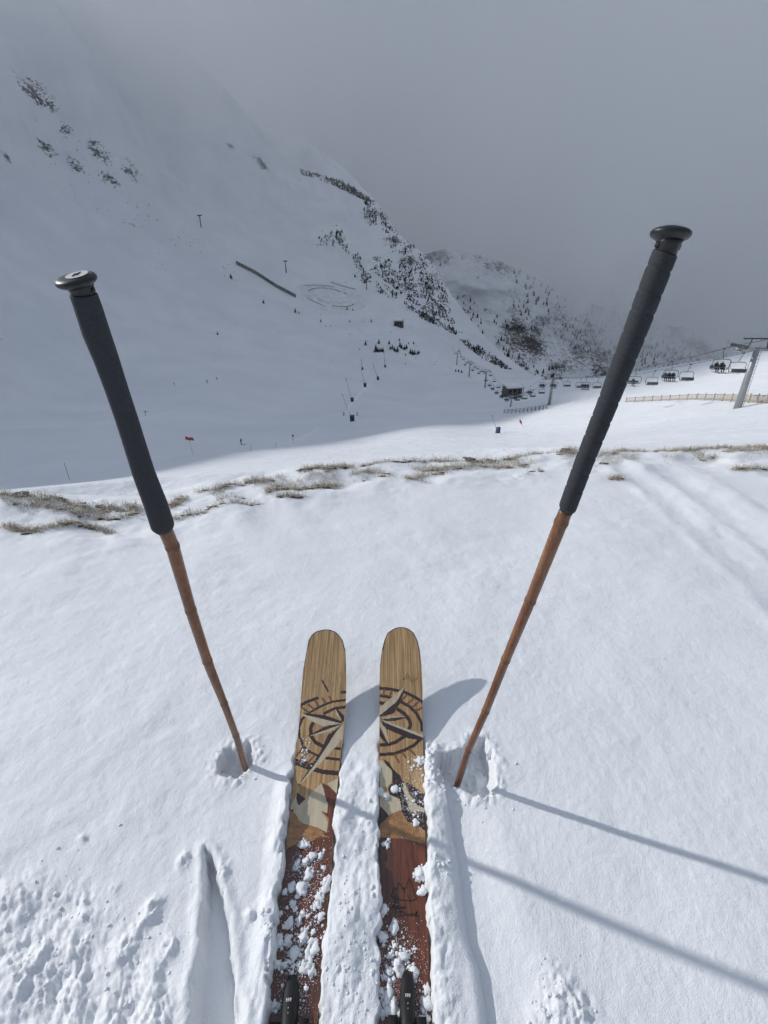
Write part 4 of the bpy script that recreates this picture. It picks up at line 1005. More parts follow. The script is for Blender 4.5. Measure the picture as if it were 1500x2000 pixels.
SE_J = {'pelvis': ((0, 0, .12), .16), 'waist': ((0, -.02, .32), .15), 'chest': ((0, -.02, .52), .18), 'neck': ((0, 0, .70), .065), 'head': ((0, .02, .80), .105), 'crown': ((0, .02, .91), .10),
 'hipL': ((-.11, .06, .12), .11), 'kneeL': ((-.13, .46, .13), .085), 'ankL': ((-.13, .46, -.30), .065), 'toeL': ((-.13, .62, -.36), .06),
 'hipR': ((.11, .06, .12), .11), 'kneeR': ((.13, .46, .13), .085), 'ankR': ((.13, .46, -.30), .065), 'toeR': ((.13, .62, -.36), .06),
 'shL': ((-.2, 0, .62), .085), 'elL': ((-.27, .12, .38), .06), 'haL': ((-.16, .34, .30), .05), 'shR': ((.2, 0, .62), .085), 'elR': ((.27, .12, .38), .06), 'haR': ((.16, .34, .30), .05)}
BONES = [('pelvis', 'waist'), ('waist', 'chest'), ('chest', 'neck'), ('neck', 'head'), ('head', 'crown'), ('pelvis', 'hipL'), ('hipL', 'kneeL'), ('kneeL', 'ankL'), ('ankL', 'toeL'), ('pelvis', 'hipR'), ('hipR', 'kneeR'), ('kneeR', 'ankR'), ('ankR', 'toeR'),
 ('chest', 'shL'), ('shL', 'elL'), ('elL', 'haL'), ('chest', 'shR'), ('shR', 'elR'), ('elR', 'haR')]
ZN = {'pelvis': 1, 'hipL': 1, 'hipR': 1, 'kneeL': 1, 'kneeR': 1, 'ankL': 2, 'ankR': 2, 'toeL': 2, 'toeR': 2, 'head': 3, 'crown': 2}
def body_mesh(name, J):
    me = bpy.data.meshes.new(name); names = list(J)
    me.from_pydata([J[n][0] for n in names], [(names.index(a), names.index(b)) for a, b in BONES], [])
    bm = bmesh.new(); bm.from_mesh(me); lay = bm.verts.layers.skin.verify(); bm.verts.ensure_lookup_table()
    for i, n in enumerate(names):
        bm.verts[i][lay].radius = (J[n][1], J[n][1]); bm.verts[i][lay].use_root = n == 'pelvis'
    bm.to_mesh(me); bm.free()
    return _eval_skin(name, me, J, names)
def _eval_skin(name, me, J, names):
    o = bpy.data.objects.new(name, me); C.objects.link(o); o.modifiers.new('skin', 'SKIN')
    sb = o.modifiers.new('sub', 'SUBSURF'); sb.levels = 1; sb.render_levels = 1
    dg = bpy.context.evaluated_depsgraph_get(); dg.update()
    ev = bpy.data.meshes.new_from_object(o.evaluated_get(dg)); bpy.data.objects.remove(o)
    co = np.zeros(len(ev.vertices) * 3); ev.vertices.foreach_get('co', co); co = co.reshape(-1, 3)
    jp = np.array([J[n][0] for n in names]); zi = [ZN.get(n, 0) for n in names]
    mi = [zi[int(np.argmin(np.linalg.norm(jp - co[list(p.vertices)].mean(0), axis=1)))] for p in ev.polygons]
    ev.materials.clear()
    for _ in range(4): ev.materials.append(None)
    ev.polygons.foreach_set('material_index', np.array(mi, np.int32)); ev.polygons.foreach_set('use_smooth', np.ones(len(mi), bool))
    return ev
BODY = {'stand': body_mesh('skier_body', ST_J), 'seat': body_mesh('rider_body', SE_J)}
body_cache = {}
def person(kind, jacket, loc, rz, label, group, skis=True):
    key = (kind, jacket)
    if key not in body_cache:
        m = BODY[kind].copy()
        for i, k in enumerate((jacket, 'trousers', 'helmet', 'skin')): m.materials[i] = M[k]
        body_cache[key] = m
        s = MB(); dz = 0 if kind == 'stand' else -.42; fy = .1 if kind == 'stand' else .55
        for x in (-.16, .16): s.box((x, fy, dz), (.09, 1.7, .025)); s.box((x, fy + .9, dz + .05), (.09, .16, .02), ((1, 0, 0), (0, .85, -.5), (0, .5, .85)))
        body_cache[key + ('ski',)] = s.mesh('skis', M['jacket_dark'])
    o = obj('person', body_cache[key]); o.location = loc; o.rotation_euler = (0, 0, rz); tag(o, label, 'person', group)
    if skis: obj('skis', body_cache[key + ('ski',)], o)
    return o

# chairs
def chair_proto():
    root = empty('lift_chair')
    m = MB(); m.tube([(0, 0, 0), (0, .05, -.5), (0, .42, -1.0), (0, .42, -1.35)], .045, 6); m.build('hanger', M['darksteel'], root)
    m = MB(); m.box((0, 0, -.02), (.16, .5, .16)); m.build('cable_grip', M['darksteel'], root)
    m = MB(); m.tube([(-1.12, .1, -2.75), (-1.2, .42, -2.2), (-1.15, .42, -1.55), (-.9, .42, -1.36), (0, .42, -1.33), (.9, .42, -1.36), (1.15, .42, -1.55), (1.2, .42, -2.2), (1.12, .1, -2.75)], .05, 6); m.build('bail', M['darksteel'], root, True)
    m = MB(); m.box((0, .05, -2.72), (2.1, .5, .07)); m.build('seat', M['seatpad'], root)
    m = MB(); m.box((0, -.22, -2.42), (2.1, .07, .42), ((1, 0, 0), (0, .97, .2), (0, -.2, .97))); m.build('backrest', M['seatpad'], root)
    m = MB(); m.tube([(-1.15, .38, -1.95), (-1.1, .85, -2.35), (1.1, .85, -2.35), (1.15, .38, -1.95)], .03, 5); m.tube([(-.6, .85, -2.35), (-.6, .95, -3.05)], .025, 5); m.tube([(.6, .85, -2.35), (.6, .95, -3.05)], .025, 5); m.tube([(-1.0, .95, -3.05), (1.0, .95, -3.05)], .03, 5); m.build('safety_bar', M['steel'], root)
    return root
proto = chair_proto(); first = [True]
CH = [(1415, 2, 'chair with two skiers beside the tall lift tower'), (1453, 0, 'empty chair hanging closest to the tall lift tower'), (1314, 3, 'second occupied chair from the tall tower, carrying three riders'), (1350, 0, 'empty chair between the two nearest occupied chairs, right of the ridged grip'),
      (1243, 1, 'chair with a single rider just right of the ridged black grip'), (1280, 0, 'empty chair next to the single rider, right of the ridged grip'), (1170, 0, 'empty chair right beside the ridged grip on its valley side'), (1146, 3, 'chair with three riders between the ridged grip and the next tower'), (1136, 0, 'empty chair overlapping the chair of three riders'),
      (1110, 0, 'empty chair just right of the second tower'), (1083, 2, 'occupied chair hanging at the second tower'), (1061, 2, 'occupied chair just past the second tower'), (1060, 0, 'empty chair just past the second tower'), (1036, 2, 'occupied chair halfway from second tower to lift station'), (1042, 0, 'empty chair halfway from second tower to lift station')]
CH += [(x, n, None) for x, n in ((1017, 2), (1026, 0), (1008, 2), (1012, 0), (991, 2), (1000, 0), (981, 2), (984, 0), (971, 2), (975, 0), (963, 2), (966, 0), (957, 1), (959, 0), (948, 0), (950, 1), (941, 0), (936, 1), (933, 0), (928, 0), (924, 1), (920, 0), (914, 0), (909, 1), (906, 0), (901, 0), (897, 0))]
JK = ['jacket_dark', 'jacket_dark', 'jacket_dark', 'jacket_dark', 'jacket_teal']
ji = 0; oc_ = {True: 0, False: 0}
OR2 = 'first second third fourth fifth sixth seventh eighth ninth tenth eleventh twelfth thirteenth fourteenth fifteenth sixteenth seventeenth eighteenth'.split()
CH = CH[:15] + sorted(CH[15:], key=lambda c: -c[0])
for x, n, lab in CH:
    cab = cables['L' if n else 'R']
    pp = np.array([project(*c)[0] for c in cab]); dif = np.abs(pp - x); i = int(np.argmin(dif))
    i = max(0, min(len(cab) - 2, i - (1 if i and dif[i - 1] < dif[min(i + 1, len(cab) - 1)] else 0)))
    t = np.clip((x - pp[i]) / (pp[i + 1] - pp[i] + 1e-9), 0, 1); p = cab[i] + (cab[i + 1] - cab[i]) * t
    o = proto if first[0] else copy_tree(proto); first[0] = False
    o.scale = (.92, .92, .92)
    o.location = p; rz = math.atan2(-LD[0], LD[1]) + (math.pi if n else 0); o.rotation_euler = (0, 0, rz)
    oc_[bool(n)] += 0 if lab else 1
    far_lab = OR2[oc_[bool(n)] - 1] + (' occupied' if n else ' empty') + ' chair, counted uphill, of the distant lift line beyond the second tower'
    tag(o, lab or far_lab, 'lift chair', 'chairlift chairs near the camera' if lab else ('distant occupied lift chairs' if n else 'distant empty lift chairs'))
    cs, sn = math.cos(rz), math.sin(rz)
    for k in range(n):
        lx = {1: [.1], 2: [-.35, .35], 3: [-.62, 0, .62]}[n][k]; ly = .02; lz = -2.45
        jk = JK[ji % 5]; ji += 1
        if n == 1 and lab: jk = 'jacket_teal'
        if lab:
            rl = {1: 'single rider in teal on the chair right of the ridged grip', 2: 'rider in a pair on the occupied ' + lab.replace('occupied ', ''), 3: ('left, middle,right'.split(',')[k].strip() + ' rider of the three on the ' + lab.split(',')[0])}[n]
            if n == 2: rl = ('first' if k == 0 else 'second') + ' rider on the ' + lab.split(',')[0]
        else: rl = 'tiny rider, ' + ('alone' if n == 1 else ('left of two' if k == 0 else 'right of two')) + ', on the ' + OR2[oc_[True] - 1] + ' occupied distant chair uphill'
        person('seat', jk, (p[0] + lx * cs - ly * sn, p[1] + lx * sn + ly * cs, p[2] + lz), rz, ' '.join(rl.split()[:16]), 'riders on the near chairs' if lab else 'tiny riders on the distant chairs')

# ------------------------------------------------------------------ lift station and hut
def box_house(name, px, py, wpx, hpx, depth, label, rz, posts=False):
    p = on_slope(px, py, 40); d = depth_of(p); w = wpx * d / F; h_ = hpx * d / F
    root = empty(name, p - np.array([0, 0, .2]), rz); tag(root, label, 'building')
    m = MB(); m.box((0, 0, h_ * .42 - .3), (w * .86, depth * .8, h_ * .84 + .6)); m.build('wall', M['hutwall'], root)
    for k in range(3):
        m = MB(); m.box((-w * .27 + k * w * .27, -depth * .4 - .03, h_ * .5), (w * .16, .12, h_ * .3)); wd = m.build('window', M['glass'], root)
        m = MB(); m.box((-w * .27 + k * w * .27, -depth * .4 - .06, h_ * .33), (w * .19, .16, h_ * .04)); m.build('sill', M['fence_dark'], wd)
    m = MB(); m.box((w * .34, -depth * .4 - .05, h_ * .3), (w * .12, .14, h_ * .6)); m.build('door', M['fence_dark'], root)
    m = MB(); a = .16
    v = [(-w / 2, -depth / 2, h_ * .82), (w / 2, -depth / 2, h_ * .82), (w / 2, 0, h_ * 1.05), (-w / 2, 0, h_ * 1.05), (-w / 2, depth / 2, h_ * .82), (w / 2, depth / 2, h_ * .82)]
    v2 = [(x, y, z + h_ * .14) for x, y, z in v]
    m.add(v + v2, [(0, 3, 2, 1), (3, 4, 5, 2), (6, 7, 8, 9), (9, 8, 11, 10), (0, 1, 7, 6), (4, 10, 11, 5), (1, 2, 8, 7), (2, 5, 11, 8), (0, 6, 9, 3), (3, 9, 10, 4)]); m.build('roof', M['roofsnow'], root)
    if posts:
        for s in (-1, 1):
            m = MB(); m.tube([(s * w * .47, -depth * .46, -.3), (s * w * .47, -depth * .46, h_ * .83)], .14, 6); m.build('post', M['darksteel'], root)
    return root
box_house('lift_station', 999, 772, 36, 20, 7, 'snow-roofed lift station in the dip beneath the chairs', .25, True)
box_house('mountain_hut', 779, 638, 19, 13, 6, 'small dark hut with snowy roof below the reservoir', -.3, True)

# ------------------------------------------------------------------ fences
def fence(name, line, npost, hgt, mat, label, rails, net=None, rr_=.055):
    line = np.array(line, float); seg = np.concatenate([[0], np.cumsum(np.hypot(*np.diff(line, axis=0).T))])
    ps = []
    for t in np.linspace(0, seg[-1], npost):
        ps.append(on_slope(np.interp(t, seg, line[:, 0]), np.interp(t, seg, line[:, 1]), 20))
    root = empty(name, ps[0]); tag(root, label, 'fence'); o0 = np.array(root.location)
    for p in ps:
        m = MB(); lx = random.gauss(0, .04); m.box((0, 0, hgt * .5 - .15), (.14, .14, hgt + .5)); q = m.build('post', mat, root); q.location = p - o0; q.rotation_euler = (random.gauss(0, .04), lx, 0)
    for a, b in zip(ps[:-1], ps[1:]):
        for f in rails:
            m = MB(); m.tube([a - o0 + [0, 0, hgt * f], b - o0 + [0, 0, hgt * f]], rr_, 5); m.build('rail', mat, root)
    if net:
        for a, b in zip(ps[:-1], ps[1:]):
            m = MB(); d = b - a; nn = 9
            for k in range(nn):
                c = a + d * (k + .5) / nn - o0; m.tube([c + [0, 0, .1], c + [0, 0, hgt * .88]], .035, 4)
            q = m.build('slat_panel', net, root); q['kind'] = 'stuff'
    return root
fence('rail_fence', [(984, 808), (1020, 806), (1068, 799)], 12, 1.35, M['fence_dark'], 'short dark rail fence on the sunlit slope below the second tower', (.35, .65, .95))
fence('slat_fence', [(1222, 786), (1262, 784), (1300, 783), (1350, 781), (1400, 783), (1450, 786), (1512, 789)], 18, 1.1, M['fence'], 'long pale wooden slat fence behind the tall lift tower', (.25, .9), M['fence'])
fence('avalanche_fence', [(462, 517), (500, 536), (540, 562), (578, 582)], 26, 3.6, M['fence_dark'], 'long dark barrier running downhill to the left of the reservoir', (.1, .26, .42, .58, .74, .9), None, .22)
fence('avalanche_fence', [(600, 585), (625, 597), (645, 606)], 12, 1.7, M['fence_dark'], 'short dark barrier running along the near bank of the reservoir', (.2, .4, .6, .8), None, .2)
fence('reservoir_fence', [(584, 561), (615, 560), (652, 563)], 14, 1.9, M['fence_dark'], 'straight low fence on the upper edge of the reservoir', (.4, .9), None, .16)
fence('reservoir_fence', [(646, 553), (670, 561), (694, 567)], 10, 1.7, M['fence_dark'], 'slanting low fence just above the reservoir corner', (.4, .9), None, .16)

# ------------------------------------------------------------------ reservoir: banked oval basin
cx_, cy_, rx_, ry_ = 650, 584, 66, 25
ring = []
NTH = 48
for fr_ in (1.14, 1.06, 1.0, .82, .55, .25, .02):
    row = []
    for j in range(NTH):
        a = j / NTH * 2 * math.pi; px = cx_ + math.cos(a) * rx_ * fr_ + math.sin(a) * 8 * fr_; py = cy_ + math.sin(a) * ry_ * fr_ + math.cos(a) * 11 * fr_
        row.append(on_slope(px, py, 100))
    ring.append(row)
ring = np.array(ring)
off = np.array([-.6, 2.0, 1.9, .9, .55, .5, .5])[:, None]
ring[..., 2] += off
def loft(rows, name, mat, parent, org):
    n = rows.shape[1]; v = (rows - org).reshape(-1, 3)
    q = [(i * n + j, i * n + (j + 1) % n, (i + 1) * n + (j + 1) % n, (i + 1) * n + j) for i in range(len(rows) - 1) for j in range(n)]
    m = MB(); m.add(v, q); return m.build(name, mat, parent, True)
rp = ring[-1].mean(0); root = empty('reservoir', rp); tag(root, 'drained oval reservoir with grey liner on the far slope', 'reservoir')
loft(ring[:3], 'bank', M['snow_far'], root, rp); loft(ring[2:], 'basin_liner', M['liner'], root, rp)
for k, (a0, a1, f0) in enumerate(((.3, 1.7, .62), (.2, 1.3, .36), (3.4, 5.4, .72), (1.9, 2.8, .5))):
    m = MB(); pts = []
    for a in np.linspace(a0, a1, 14):
        p = on_slope(cx_ + math.cos(a) * rx_ * f0 + math.sin(a) * 8 * f0, cy_ + math.sin(a) * ry_ * f0 + math.cos(a) * 11 * f0, 100); pts.append(p + [0, 0, 1.0] - rp)
    m.tube(np.array(pts) + rng.normal(0, .5, (14, 3)) * [1, 1, .2], .28, 6); m.build('ice_ridge', M['snow_far'] if k % 2 else M['stone'], root, True)

# ------------------------------------------------------------------ snow lances with their feed boxes
def lance(px, py, tx, ty, boxpx, label, mat):
    p = on_slope(px, py, 40); d = depth_of(p); s = boxpx * d / F
    root = empty('snow_gun', p); tag(root, label, 'snow gun', 'snow-making guns along the piste')
    m = MB(); m.box((0, 0, s * .55), (s * .85, s * .8, s * 1.25)); m.build('feed_box', mat, root)
    m = MB(); m.box((0, 0, s * 1.22), (s * 1.0, s * .95, s * .12)); m.build('box_lid', M['pole_grey'], root)
    dirp = P(tx, ty, d * 1.0) - p
    m = MB(); m.tube([(0, 0, s * .4), tuple(dirp * .55), tuple(dirp)], [.09 * d / 170, .06 * d / 170, .05 * d / 170], 6); l = m.build('lance', M['pole_grey'], root)
    m = MB(); m.tube([tuple(dirp * .97), tuple(dirp * 1.03)], .13 * d / 170, 8); m.build('nozzle', M['pole_grey'], l)
lance(688, 823, 669, 772, 9.5, 'largest snow gun, at the near end of the snowy track', M['gunbox']); lance(688, 785, 676, 741, 6.5, 'second snow gun from the near end of the track', M['gunbox']); lance(713, 756, 706, 723, 6, 'third snow gun up the curving track', M['gunbox'])
lance(738, 742, 729, 712, 5, 'fourth snow gun up the curving track', M['gunbox']); lance(752, 717, 750, 690, 3.5, 'snow gun at the far end of the track below the firs', M['gunbox']); lance(708, 722, 706, 703, 3.5, 'small snow gun alone left of the track near the firs', M['gunbox'])
lance(972, 846, 961, 812, 9, 'blue-boxed snow gun standing alone on the sunlit slope', M['blue'])
def berm(name, line, w, h_, label):
    line = np.array(line, float); seg = np.concatenate([[0], np.cumsum(np.hypot(*np.diff(line, axis=0).T))]); v = []
    tt = np.linspace(0, seg[-1], 60)
    for t in tt:
        p = on_slope(np.interp(t, seg, line[:, 0]), np.interp(t, seg, line[:, 1]), 20); k = math.sin(min(1, t / seg[-1] * 1.02) * math.pi) ** .4
        for dx, dz in ((-w, -.4), (-w * .35, h_ * .8), (0, h_), (w * .4, h_ * .7), (w, -.4)): v.append(p + np.array([dx * k, 0, dz * k]))
    m = MB(); m.add(np.array(v), [(i * 5 + j, i * 5 + j + 1, (i + 1) * 5 + j + 1, (i + 1) * 5 + j) for i in range(len(tt) - 1) for j in range(4)])
    tag(m.build(name, M['roofsnow'], None, True), label, kind='structure')
berm('snow_track', [(690, 817), (680, 805), (681, 795), (690, 783), (702, 768), (714, 756), (725, 745), (738, 738), (748, 726), (753, 714)], 1.3, .22, 'white snowy track curving past the snow guns')
berm('snow_bank', [(-20, 838), (80, 833), (180, 830), (240, 825), (300, 812), (350, 802), (375, 799)], 1.3, .12, 'pale snow bank line across the shaded piste')
berm('snow_bank', [(545, 868), (585, 858), (610, 846), (624, 832)], 1.0, .12, 'thin snow bank curving beside the sunlit shoulder')

# ------------------------------------------------------------------ piste markers
def marker(px, py, tx, ty, label, flag=None, fcol=None, r=.03):
    p = on_slope(px, py, 12); d = depth_of(p); t = P(tx, ty, d) - p
    root = empty('piste_marker', p); tag(root, label, 'marker pole', 'piste marker poles')
    m = MB(); m.tube([(0, 0, -.2), tuple(t)], r * max(1, d / 90), 6); m.build('pole', M['pole_grey'], root)
    if flag:
        fw, fh, tilt = flag; s = d / F
        m = MB(); v = []
        for i in range(7):
            u = i / 6 - .5
            for e in (-.5, .5): v.append(t + np.array([u * fw * s, .06 * math.sin(i * 1.6), e * fh * s - u * fw * s * tilt + .03 * math.sin(i * 2)]))
        v = np.array(v); v2 = v + [0, .02, 0]
        m.add(np.concatenate([v, v2]), [(2 * i, 2 * i + 1, 2 * i + 3, 2 * i + 2) for i in range(6)] + [(14 + 2 * i, 14 + 2 * i + 2, 14 + 2 * i + 3, 14 + 2 * i + 1) for i in range(6)] + [(2 * i, 2 * i + 2, 14 + 2 * i + 2, 14 + 2 * i) for i in range(6)] + [(2 * i + 1, 14 + 2 * i + 1, 14 + 2 * i + 3, 2 * i + 3) for i in range(6)])
        m.build('banner', M[fcol], root)
marker(136, 937, 125, 903, 'thin leaning pole alone in the shaded piste left of the smooth grip', r=.022)
marker(377, 889, 370, 857, 'marker pole with orange-red banner in the shaded piste', (16, 6, .12), 'orange', r=.014)
marker(490, 880, 490, 867, 'short thin marker pole beside the crouching skier', r=.02); marker(539, 876, 539, 865, 'thin marker pole where the sunlit strip begins to widen', r=.018)
marker(572, 862, 572, 851, 'small piste sign on a post beside the thin snow bank', (3.2, 4, 0), 'jacket_dark', r=.05); marker(284, 813, 284, 804, 'small sign post beside the smooth dark grip and pale snow bank', (3.6, 2.5, 0), 'pole_grey', r=.04)
marker(1023, 834, 1017, 824, 'orange flag lying over on the sunlit slope', (5, 6, 1.2), 'orange', r=.02)

# ------------------------------------------------------------------ skiers on the piste
def skier(px, py, rz, jk, label):
    p = on_slope(px, py, 20); person('stand', jk, p + np.array([0, 0, .03]), rz, label, 'skiers on the shaded piste')
skier(471, 869, -1.2, 'jacket_dark', 'crouching dark-clad skier just above the sunlit strip'); skier(672, 812, 1.0, 'jacket_red', 'red-jacketed skier left of the largest snow gun'); skier(697, 812, -.9, 'jacket_red', 'red-jacketed skier right of the largest snow gun')
skier(405, 748, 2.6, 'jacket_dark', 'lower of the two distant skiers high on the shaded slope'); skier(424, 742, 2.3, 'jacket_dark', 'upper of the two distant skiers high on the shaded slope'); skier(792, 712, 2.8, 'jacket_dark', 'tiny distant skier just below the fir clump'); skier(341, 753, 2.0, 'jacket_dark', 'tiny lone skier beside the smooth dark pole grip')

# ------------------------------------------------------------------ other towers on the far slope
for bx_, by_, ty_, lab in ((393, 444, 420, 'thin lift pylon alone on the upper left slope'), (559, 533, 509, 'lift pylon above the dark barrier'), (716, 566, 546, 'small pylon at the corner of the reservoir')):
    p = on_slope(bx_, by_, 60); hgt = height_for(p, ty_); root = empty('lift_pylon', p); tag(root, lab, 'pylon', 'pylons on the far slope')
    m = MB(); m.tube([(0, 0, -1), (0, 0, hgt)], [.5, .35], 8); m.build('mast', M['darksteel'], root)
    m = MB(); m.box((0, 0, hgt - .4), (4.2, .8, .9)); m.build('crossarm', M['darksteel'], root)

# ------------------------------------------------------------------ trees
def fir_mesh(name, seed, tiers=7, n=9):
    r_ = random.Random(seed); m = MB()
    for k in range(tiers):
        z0 = .10 + .84 * k / tiers; R = .25 * (1 - k / tiers) ** .85 + .02
        for j in range(n - k // 2):
            a = j / (n - k // 2) * 6.283 + r_.uniform(-.3, .3); rr_ = R * r_.uniform(.6, 1.2); dz = r_.uniform(.03, .11); w = rr_ * .42
            d = np.array([math.cos(a), math.sin(a), 0]); s = np.array([-d[1], d[0], 0])
            m.add([(0, 0, z0 + .13), tuple(d * rr_ * .65 + s * w + [0, 0, z0 + .03]), tuple(d * rr_ + [0, 0, z0 - dz]), tuple(d * rr_ * .65 - s * w + [0, 0, z0 + .03])], t=[(0, 1, 2), (0, 2, 3)])
    m.add([(0, 0, 1.0), (.03, 0, .86), (-.02, .03, .86), (-.02, -.03, .86)], t=[(0, 1, 2), (0, 2, 3), (0, 3, 1)])
    return m.mesh(name, M['fir'])
def trunk_mesh():
    m = MB(); m.tube([(0, 0, -.12), (0, 0, .3), (0, 0, .9)], [.035, .025, .006], 6); return m.mesh('trunk', M['bark'])
FIRS = [fir_mesh('crown', s) for s in range(5)]; TRUNK = trunk_mesh()
def fir(px, py, hpx, label, group):
    p = on_slope(px, py, 40); h_ = hpx * depth_of(p) / F
    root = empty('fir_tree', p, random.uniform(0, 6)); root.scale = (h_ * 1.25, h_ * 1.25, h_); tag(root, label, 'tree', group)
    obj('crown', random.choice(FIRS), root); obj('trunk', TRUNK, root)
def zz(x, y): return (x / 2.5 + 350, y / 2.5 + 350)
CLUMP = ((910, 810, 9), (975, 803, 9), (960, 842, 14), (980, 842, 8), (995, 843, 9), (1025, 805, 8), (1040, 828, 9), (1050, 836, 8), (1065, 842, 10), (1078, 818, 10), (1086, 826, 8), (1075, 790, 6), (1110, 828, 9), (1100, 832, 8), (1130, 850, 10), (1140, 856, 10), (1150, 855, 9), (1165, 855, 8), (1172, 850, 6), (1105, 862, 5), (1120, 806, 5), (1145, 806, 6), (880, 832, 3), (1030, 830, 7), (970, 843, 9), (988, 840, 7), (1055, 842, 7))
ORD = 'first second third fourth fifth sixth seventh eighth ninth tenth eleventh twelfth thirteenth fourteenth fifteenth sixteenth seventeenth eighteenth nineteenth twentieth twenty-first twenty-second twenty-third twenty-fourth twenty-fifth twenty-sixth twenty-seventh twenty-eighth'.split()
for k, (x, y, h_) in enumerate(sorted(CLUMP)):
    fir(*zz(x, y), h_, ('tallest dark fir in the clump below the hut' if h_ == 14 else ORD[k] + ' dark fir from the left in the clump below the hut'), 'firs in the clump below the hut')
for x, y, h_, lab in ((567, 652, 9, 'fir standing downhill of the long dark barrier'), (585, 656, 5, 'tiny fir beside the one downhill of the barrier'), (692, 698, 6, 'lone small fir on the open slope below the reservoir'), (832, 698, 5, 'small lone fir between the reservoir and the fir clump'), (937, 698, 6, 'small fir left of the hut'), (820, 642, 8, 'left fir of the pair on the near reservoir bank'), (848, 650, 8, 'right fir of the pair on the near reservoir bank'),
                      (412, 607, 8, 'fir alone on the open slope under the long barrier'), (254, 485, 9, 'fir left of the upper end of the long barrier'), (188, 760, 7, 'thin little fir far down the open slope left of the clump'), (1350, 940, 6, 'left fir of three beside the lift line'), (1364, 942, 7, 'middle fir of three beside the lift line'), (1379, 946, 7, 'right fir of three beside the lift line')):
    fir(*zz(x, y), h_, lab, 'single firs on the slope')

# shrubs and small outcrops dotted over the slope
def scrub_mesh(name, seed):
    r_ = random.Random(seed); m = MB()
    for k in range(26):
        a = r_.uniform(0, 6.28); ph = r_.uniform(.1, 1.4); R = r_.uniform(.35, .95); c = np.array([math.cos(a) * math.cos(ph) * R * .8, math.sin(a) * math.cos(ph) * R * .6, math.sin(ph) * R * .7])
        q = np.array([[r_.uniform(-.3, .3) for _ in range(3)] for _ in range(4)]); m.add(q + c, t=[(0, 1, 2), (0, 2, 3), (0, 3, 1), (1, 3, 2)])
    return m.mesh(name, M['scrub'])
SCRUBS = [scrub_mesh('shrub', s) for s in range(5)]
def shrub(px, py, s_px, label, group):
    p = on_slope(px, py, 60); o = obj('shrub', random.choice(SCRUBS)); s = s_px * depth_of(p) / F * .62
    o.location = p - np.array([0, 0, s * .1]); o.rotation_euler = (0, 0, random.uniform(0, 6)); o.scale = (s, s, s * random.uniform(.6, 1.2)); tag(o, label, 'shrub', group)
for a, b, n, sp, smax, lab in (((60, 240), (330, 455), 46, 16, 4.2, 'dark scrub or rock speck strung diagonally across the upper left slope'), ((90, 380), (420, 490), 20, 8, 3.5, 'small dark shrub in the thin row crossing the left slope'), ((350, 460), (480, 545), 16, 12, 4, 'small shrub between the lone pylon and the long barrier'),
                               ((180, 395), (560, 640), 22, 26, 3.4, 'tiny shrub scattered on the wide shaded slope'), ((600, 600), (840, 690), 26, 12, 3.4, 'tiny shrub on the slope between reservoir and fir clump'), ((640, 440), (720, 540), 22, 14, 3.8, 'small shrub on the slope above the reservoir'), ((820, 700), (960, 740), 12, 8, 3, 'tiny shrub beside the far lift line')):
    for _ in range(n):
        t = random.random(); x = a[0] + (b[0] - a[0]) * t + random.gauss(0, sp); y = a[1] + (b[1] - a[1]) * t + random.gauss(0, sp)
        shrub(x, y, random.uniform(1.4, smax), lab, lab.replace('small ', '').replace('tiny ', '')[:60])
shrub(1450, 834, 13, 'frosted twiggy bush alone on the sunlit slope under the slat fence', None)

# woods: too many and too far to count
def wood(name, polys, label, hpx=(4, 9), scrub_share=.4, far=False):
    m = {'fir': MB(), 'scrub': MB()}
    for poly, n in polys:
        poly = np.array(poly, float); lo, hi = poly.min(0), poly.max(0); k = 0; tries = 0
        while k < n and tries < n * 6:
            tries += 1
            x, y = random.uniform(lo[0], hi[0]), random.uniform(lo[1], hi[1])
            if poly_sd(np.array([x]), np.array([y]), poly)[0] > 0: continue
            if vnoise(np.array([x / 14.]), np.array([y / 14.]))[0] + random.uniform(-.3, .3) < -.05: continue
            p = hit(x, y, 100)
            if p is None: continue
            k += 1; h_ = random.uniform(*hpx) * depth_of(p) / F; a = random.uniform(0, 6.28)
            if random.random() < scrub_share:
                for _ in range(3):
                    q = np.array([[random.uniform(-.5, .5), random.uniform(-.5, .5), random.uniform(-.1, .8)] for _ in range(4)]) * h_ * .55
                    m['scrub'].add(q + p, t=[(0, 1, 2), (0, 2, 3), (0, 3, 1), (1, 3, 2)])
            else:
                for zb, zt, R in ((.08, .55, .27), (.36, .8, .2), (.62, 1.0, .12)):
                    ang = a + np.arange(5) / 5 * 6.283; v = [(0, 0, zt * h_)] + [(math.cos(q) * R * h_, math.sin(q) * R * h_, (zb + random.uniform(-.06, .06)) * h_) for q in ang]
                    m['fir'].add(np.array(v) + p, t=[(0, 1 + j, 1 + (j + 1) % 5) for j in range(5)])
    for kk, mm in m.items():
        if mm.n: tag(mm.build(name if kk == 'fir' else 'bare_' + name, M[kk]), label if kk == 'fir' else 'leafless undergrowth, ' + label, kind='stuff')
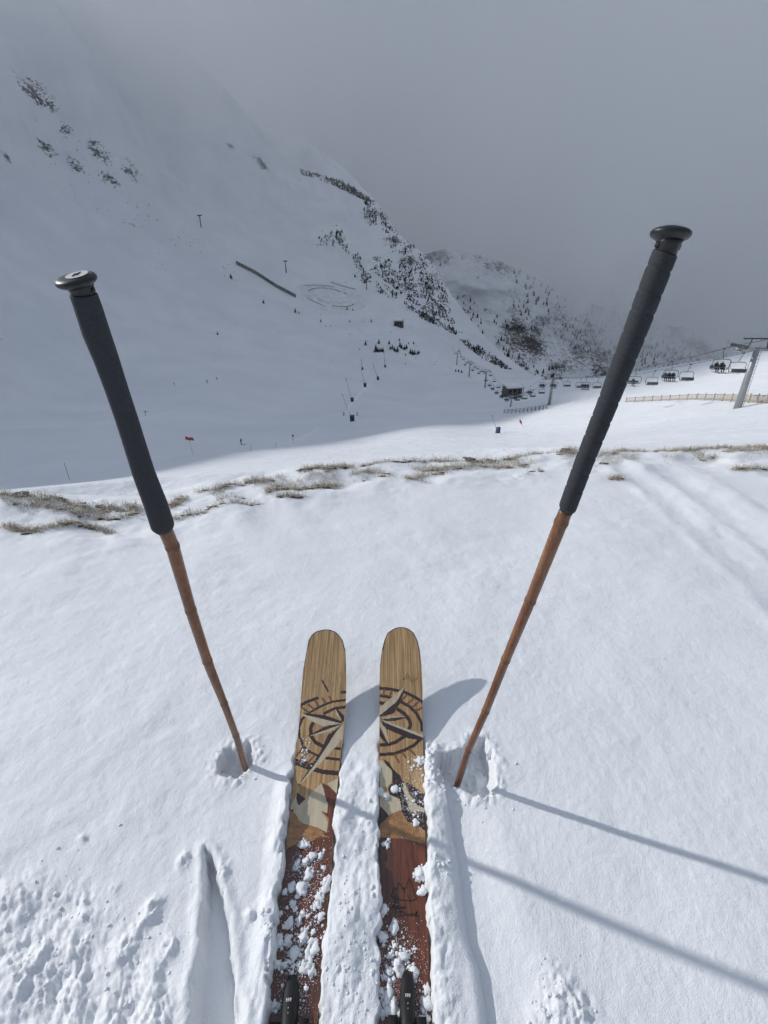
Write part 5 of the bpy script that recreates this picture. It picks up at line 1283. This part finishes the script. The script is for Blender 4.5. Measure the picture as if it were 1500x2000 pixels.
wood('ridge_woods', [([(585, 332), (600, 335), (660, 352), (722, 386), (716, 394), (650, 362), (590, 342)], 620), ([(712, 392), (734, 390), (736, 440), (718, 446), (710, 420)], 190), ([(740, 395), (770, 420), (830, 485), (822, 500), (790, 470), (745, 440)], 420),
   ([(655, 450), (672, 452), (684, 500), (672, 490), (655, 470)], 90), ([(620, 465), (650, 455), (655, 480), (625, 480)], 40), ([(690, 500), (704, 495), (712, 530), (760, 560), (800, 600), (850, 628), (838, 632), (770, 590), (720, 560), (690, 540)], 520),
   ([(745, 445), (790, 475), (830, 500), (870, 560), (890, 640), (850, 620), (800, 590), (760, 555), (720, 530), (770, 500)], 1150), ([(785, 590), (850, 622), (905, 652), (890, 655), (830, 625)], 480), ([(880, 645), (930, 672), (1000, 722), (985, 722), (940, 700), (900, 668)], 800)],
   'woods and scrub along the crest of the spur', (3, 7), .82)
# far mountainside woods, scattered on that slope itself
m = MB(); nrow, ncol = FX.shape[0] - 1, FX.shape[1]
ci = rng.random(16000) * (nrow - 2); cj = rng.random(16000) * (ncol - 2); i0 = ci.astype(int); j0 = cj.astype(int); u = (ci - i0)[:, None]; v_ = (cj - j0)[:, None]
G3 = np.stack([FX, FY, FZ], -1)
cand = G3[i0, j0] * (1 - u) * (1 - v_) + G3[i0 + 1, j0] * u * (1 - v_) + G3[i0, j0 + 1] * (1 - u) * v_ + G3[i0 + 1, j0 + 1] * u * v_
cand = cand[fbm(cand[:, 0] / 70, cand[:, 2] / 60, 3, seed=70) > rng.uniform(-.25, .2, len(cand))][:2600]
for p in cand:
    h_ = random.uniform(4, 9.5); a = random.uniform(0, 6.28)
    for zb, zt, R in ((.0, .6, .3), (.4, 1.0, .18)):
        ang = a + np.arange(5) / 5 * 6.283; vv = [(0, 0, zt * h_)] + [(math.cos(q) * R * h_, math.sin(q) * R * h_, zb * h_) for q in ang]
        m.add(np.array(vv) + p, t=[(0, 1 + k, 1 + (k + 1) % 5) for k in range(5)])
tag(m.build('far_woods', M['fir']), 'dark conifer woods on the mountainside across the valley', kind='stuff')
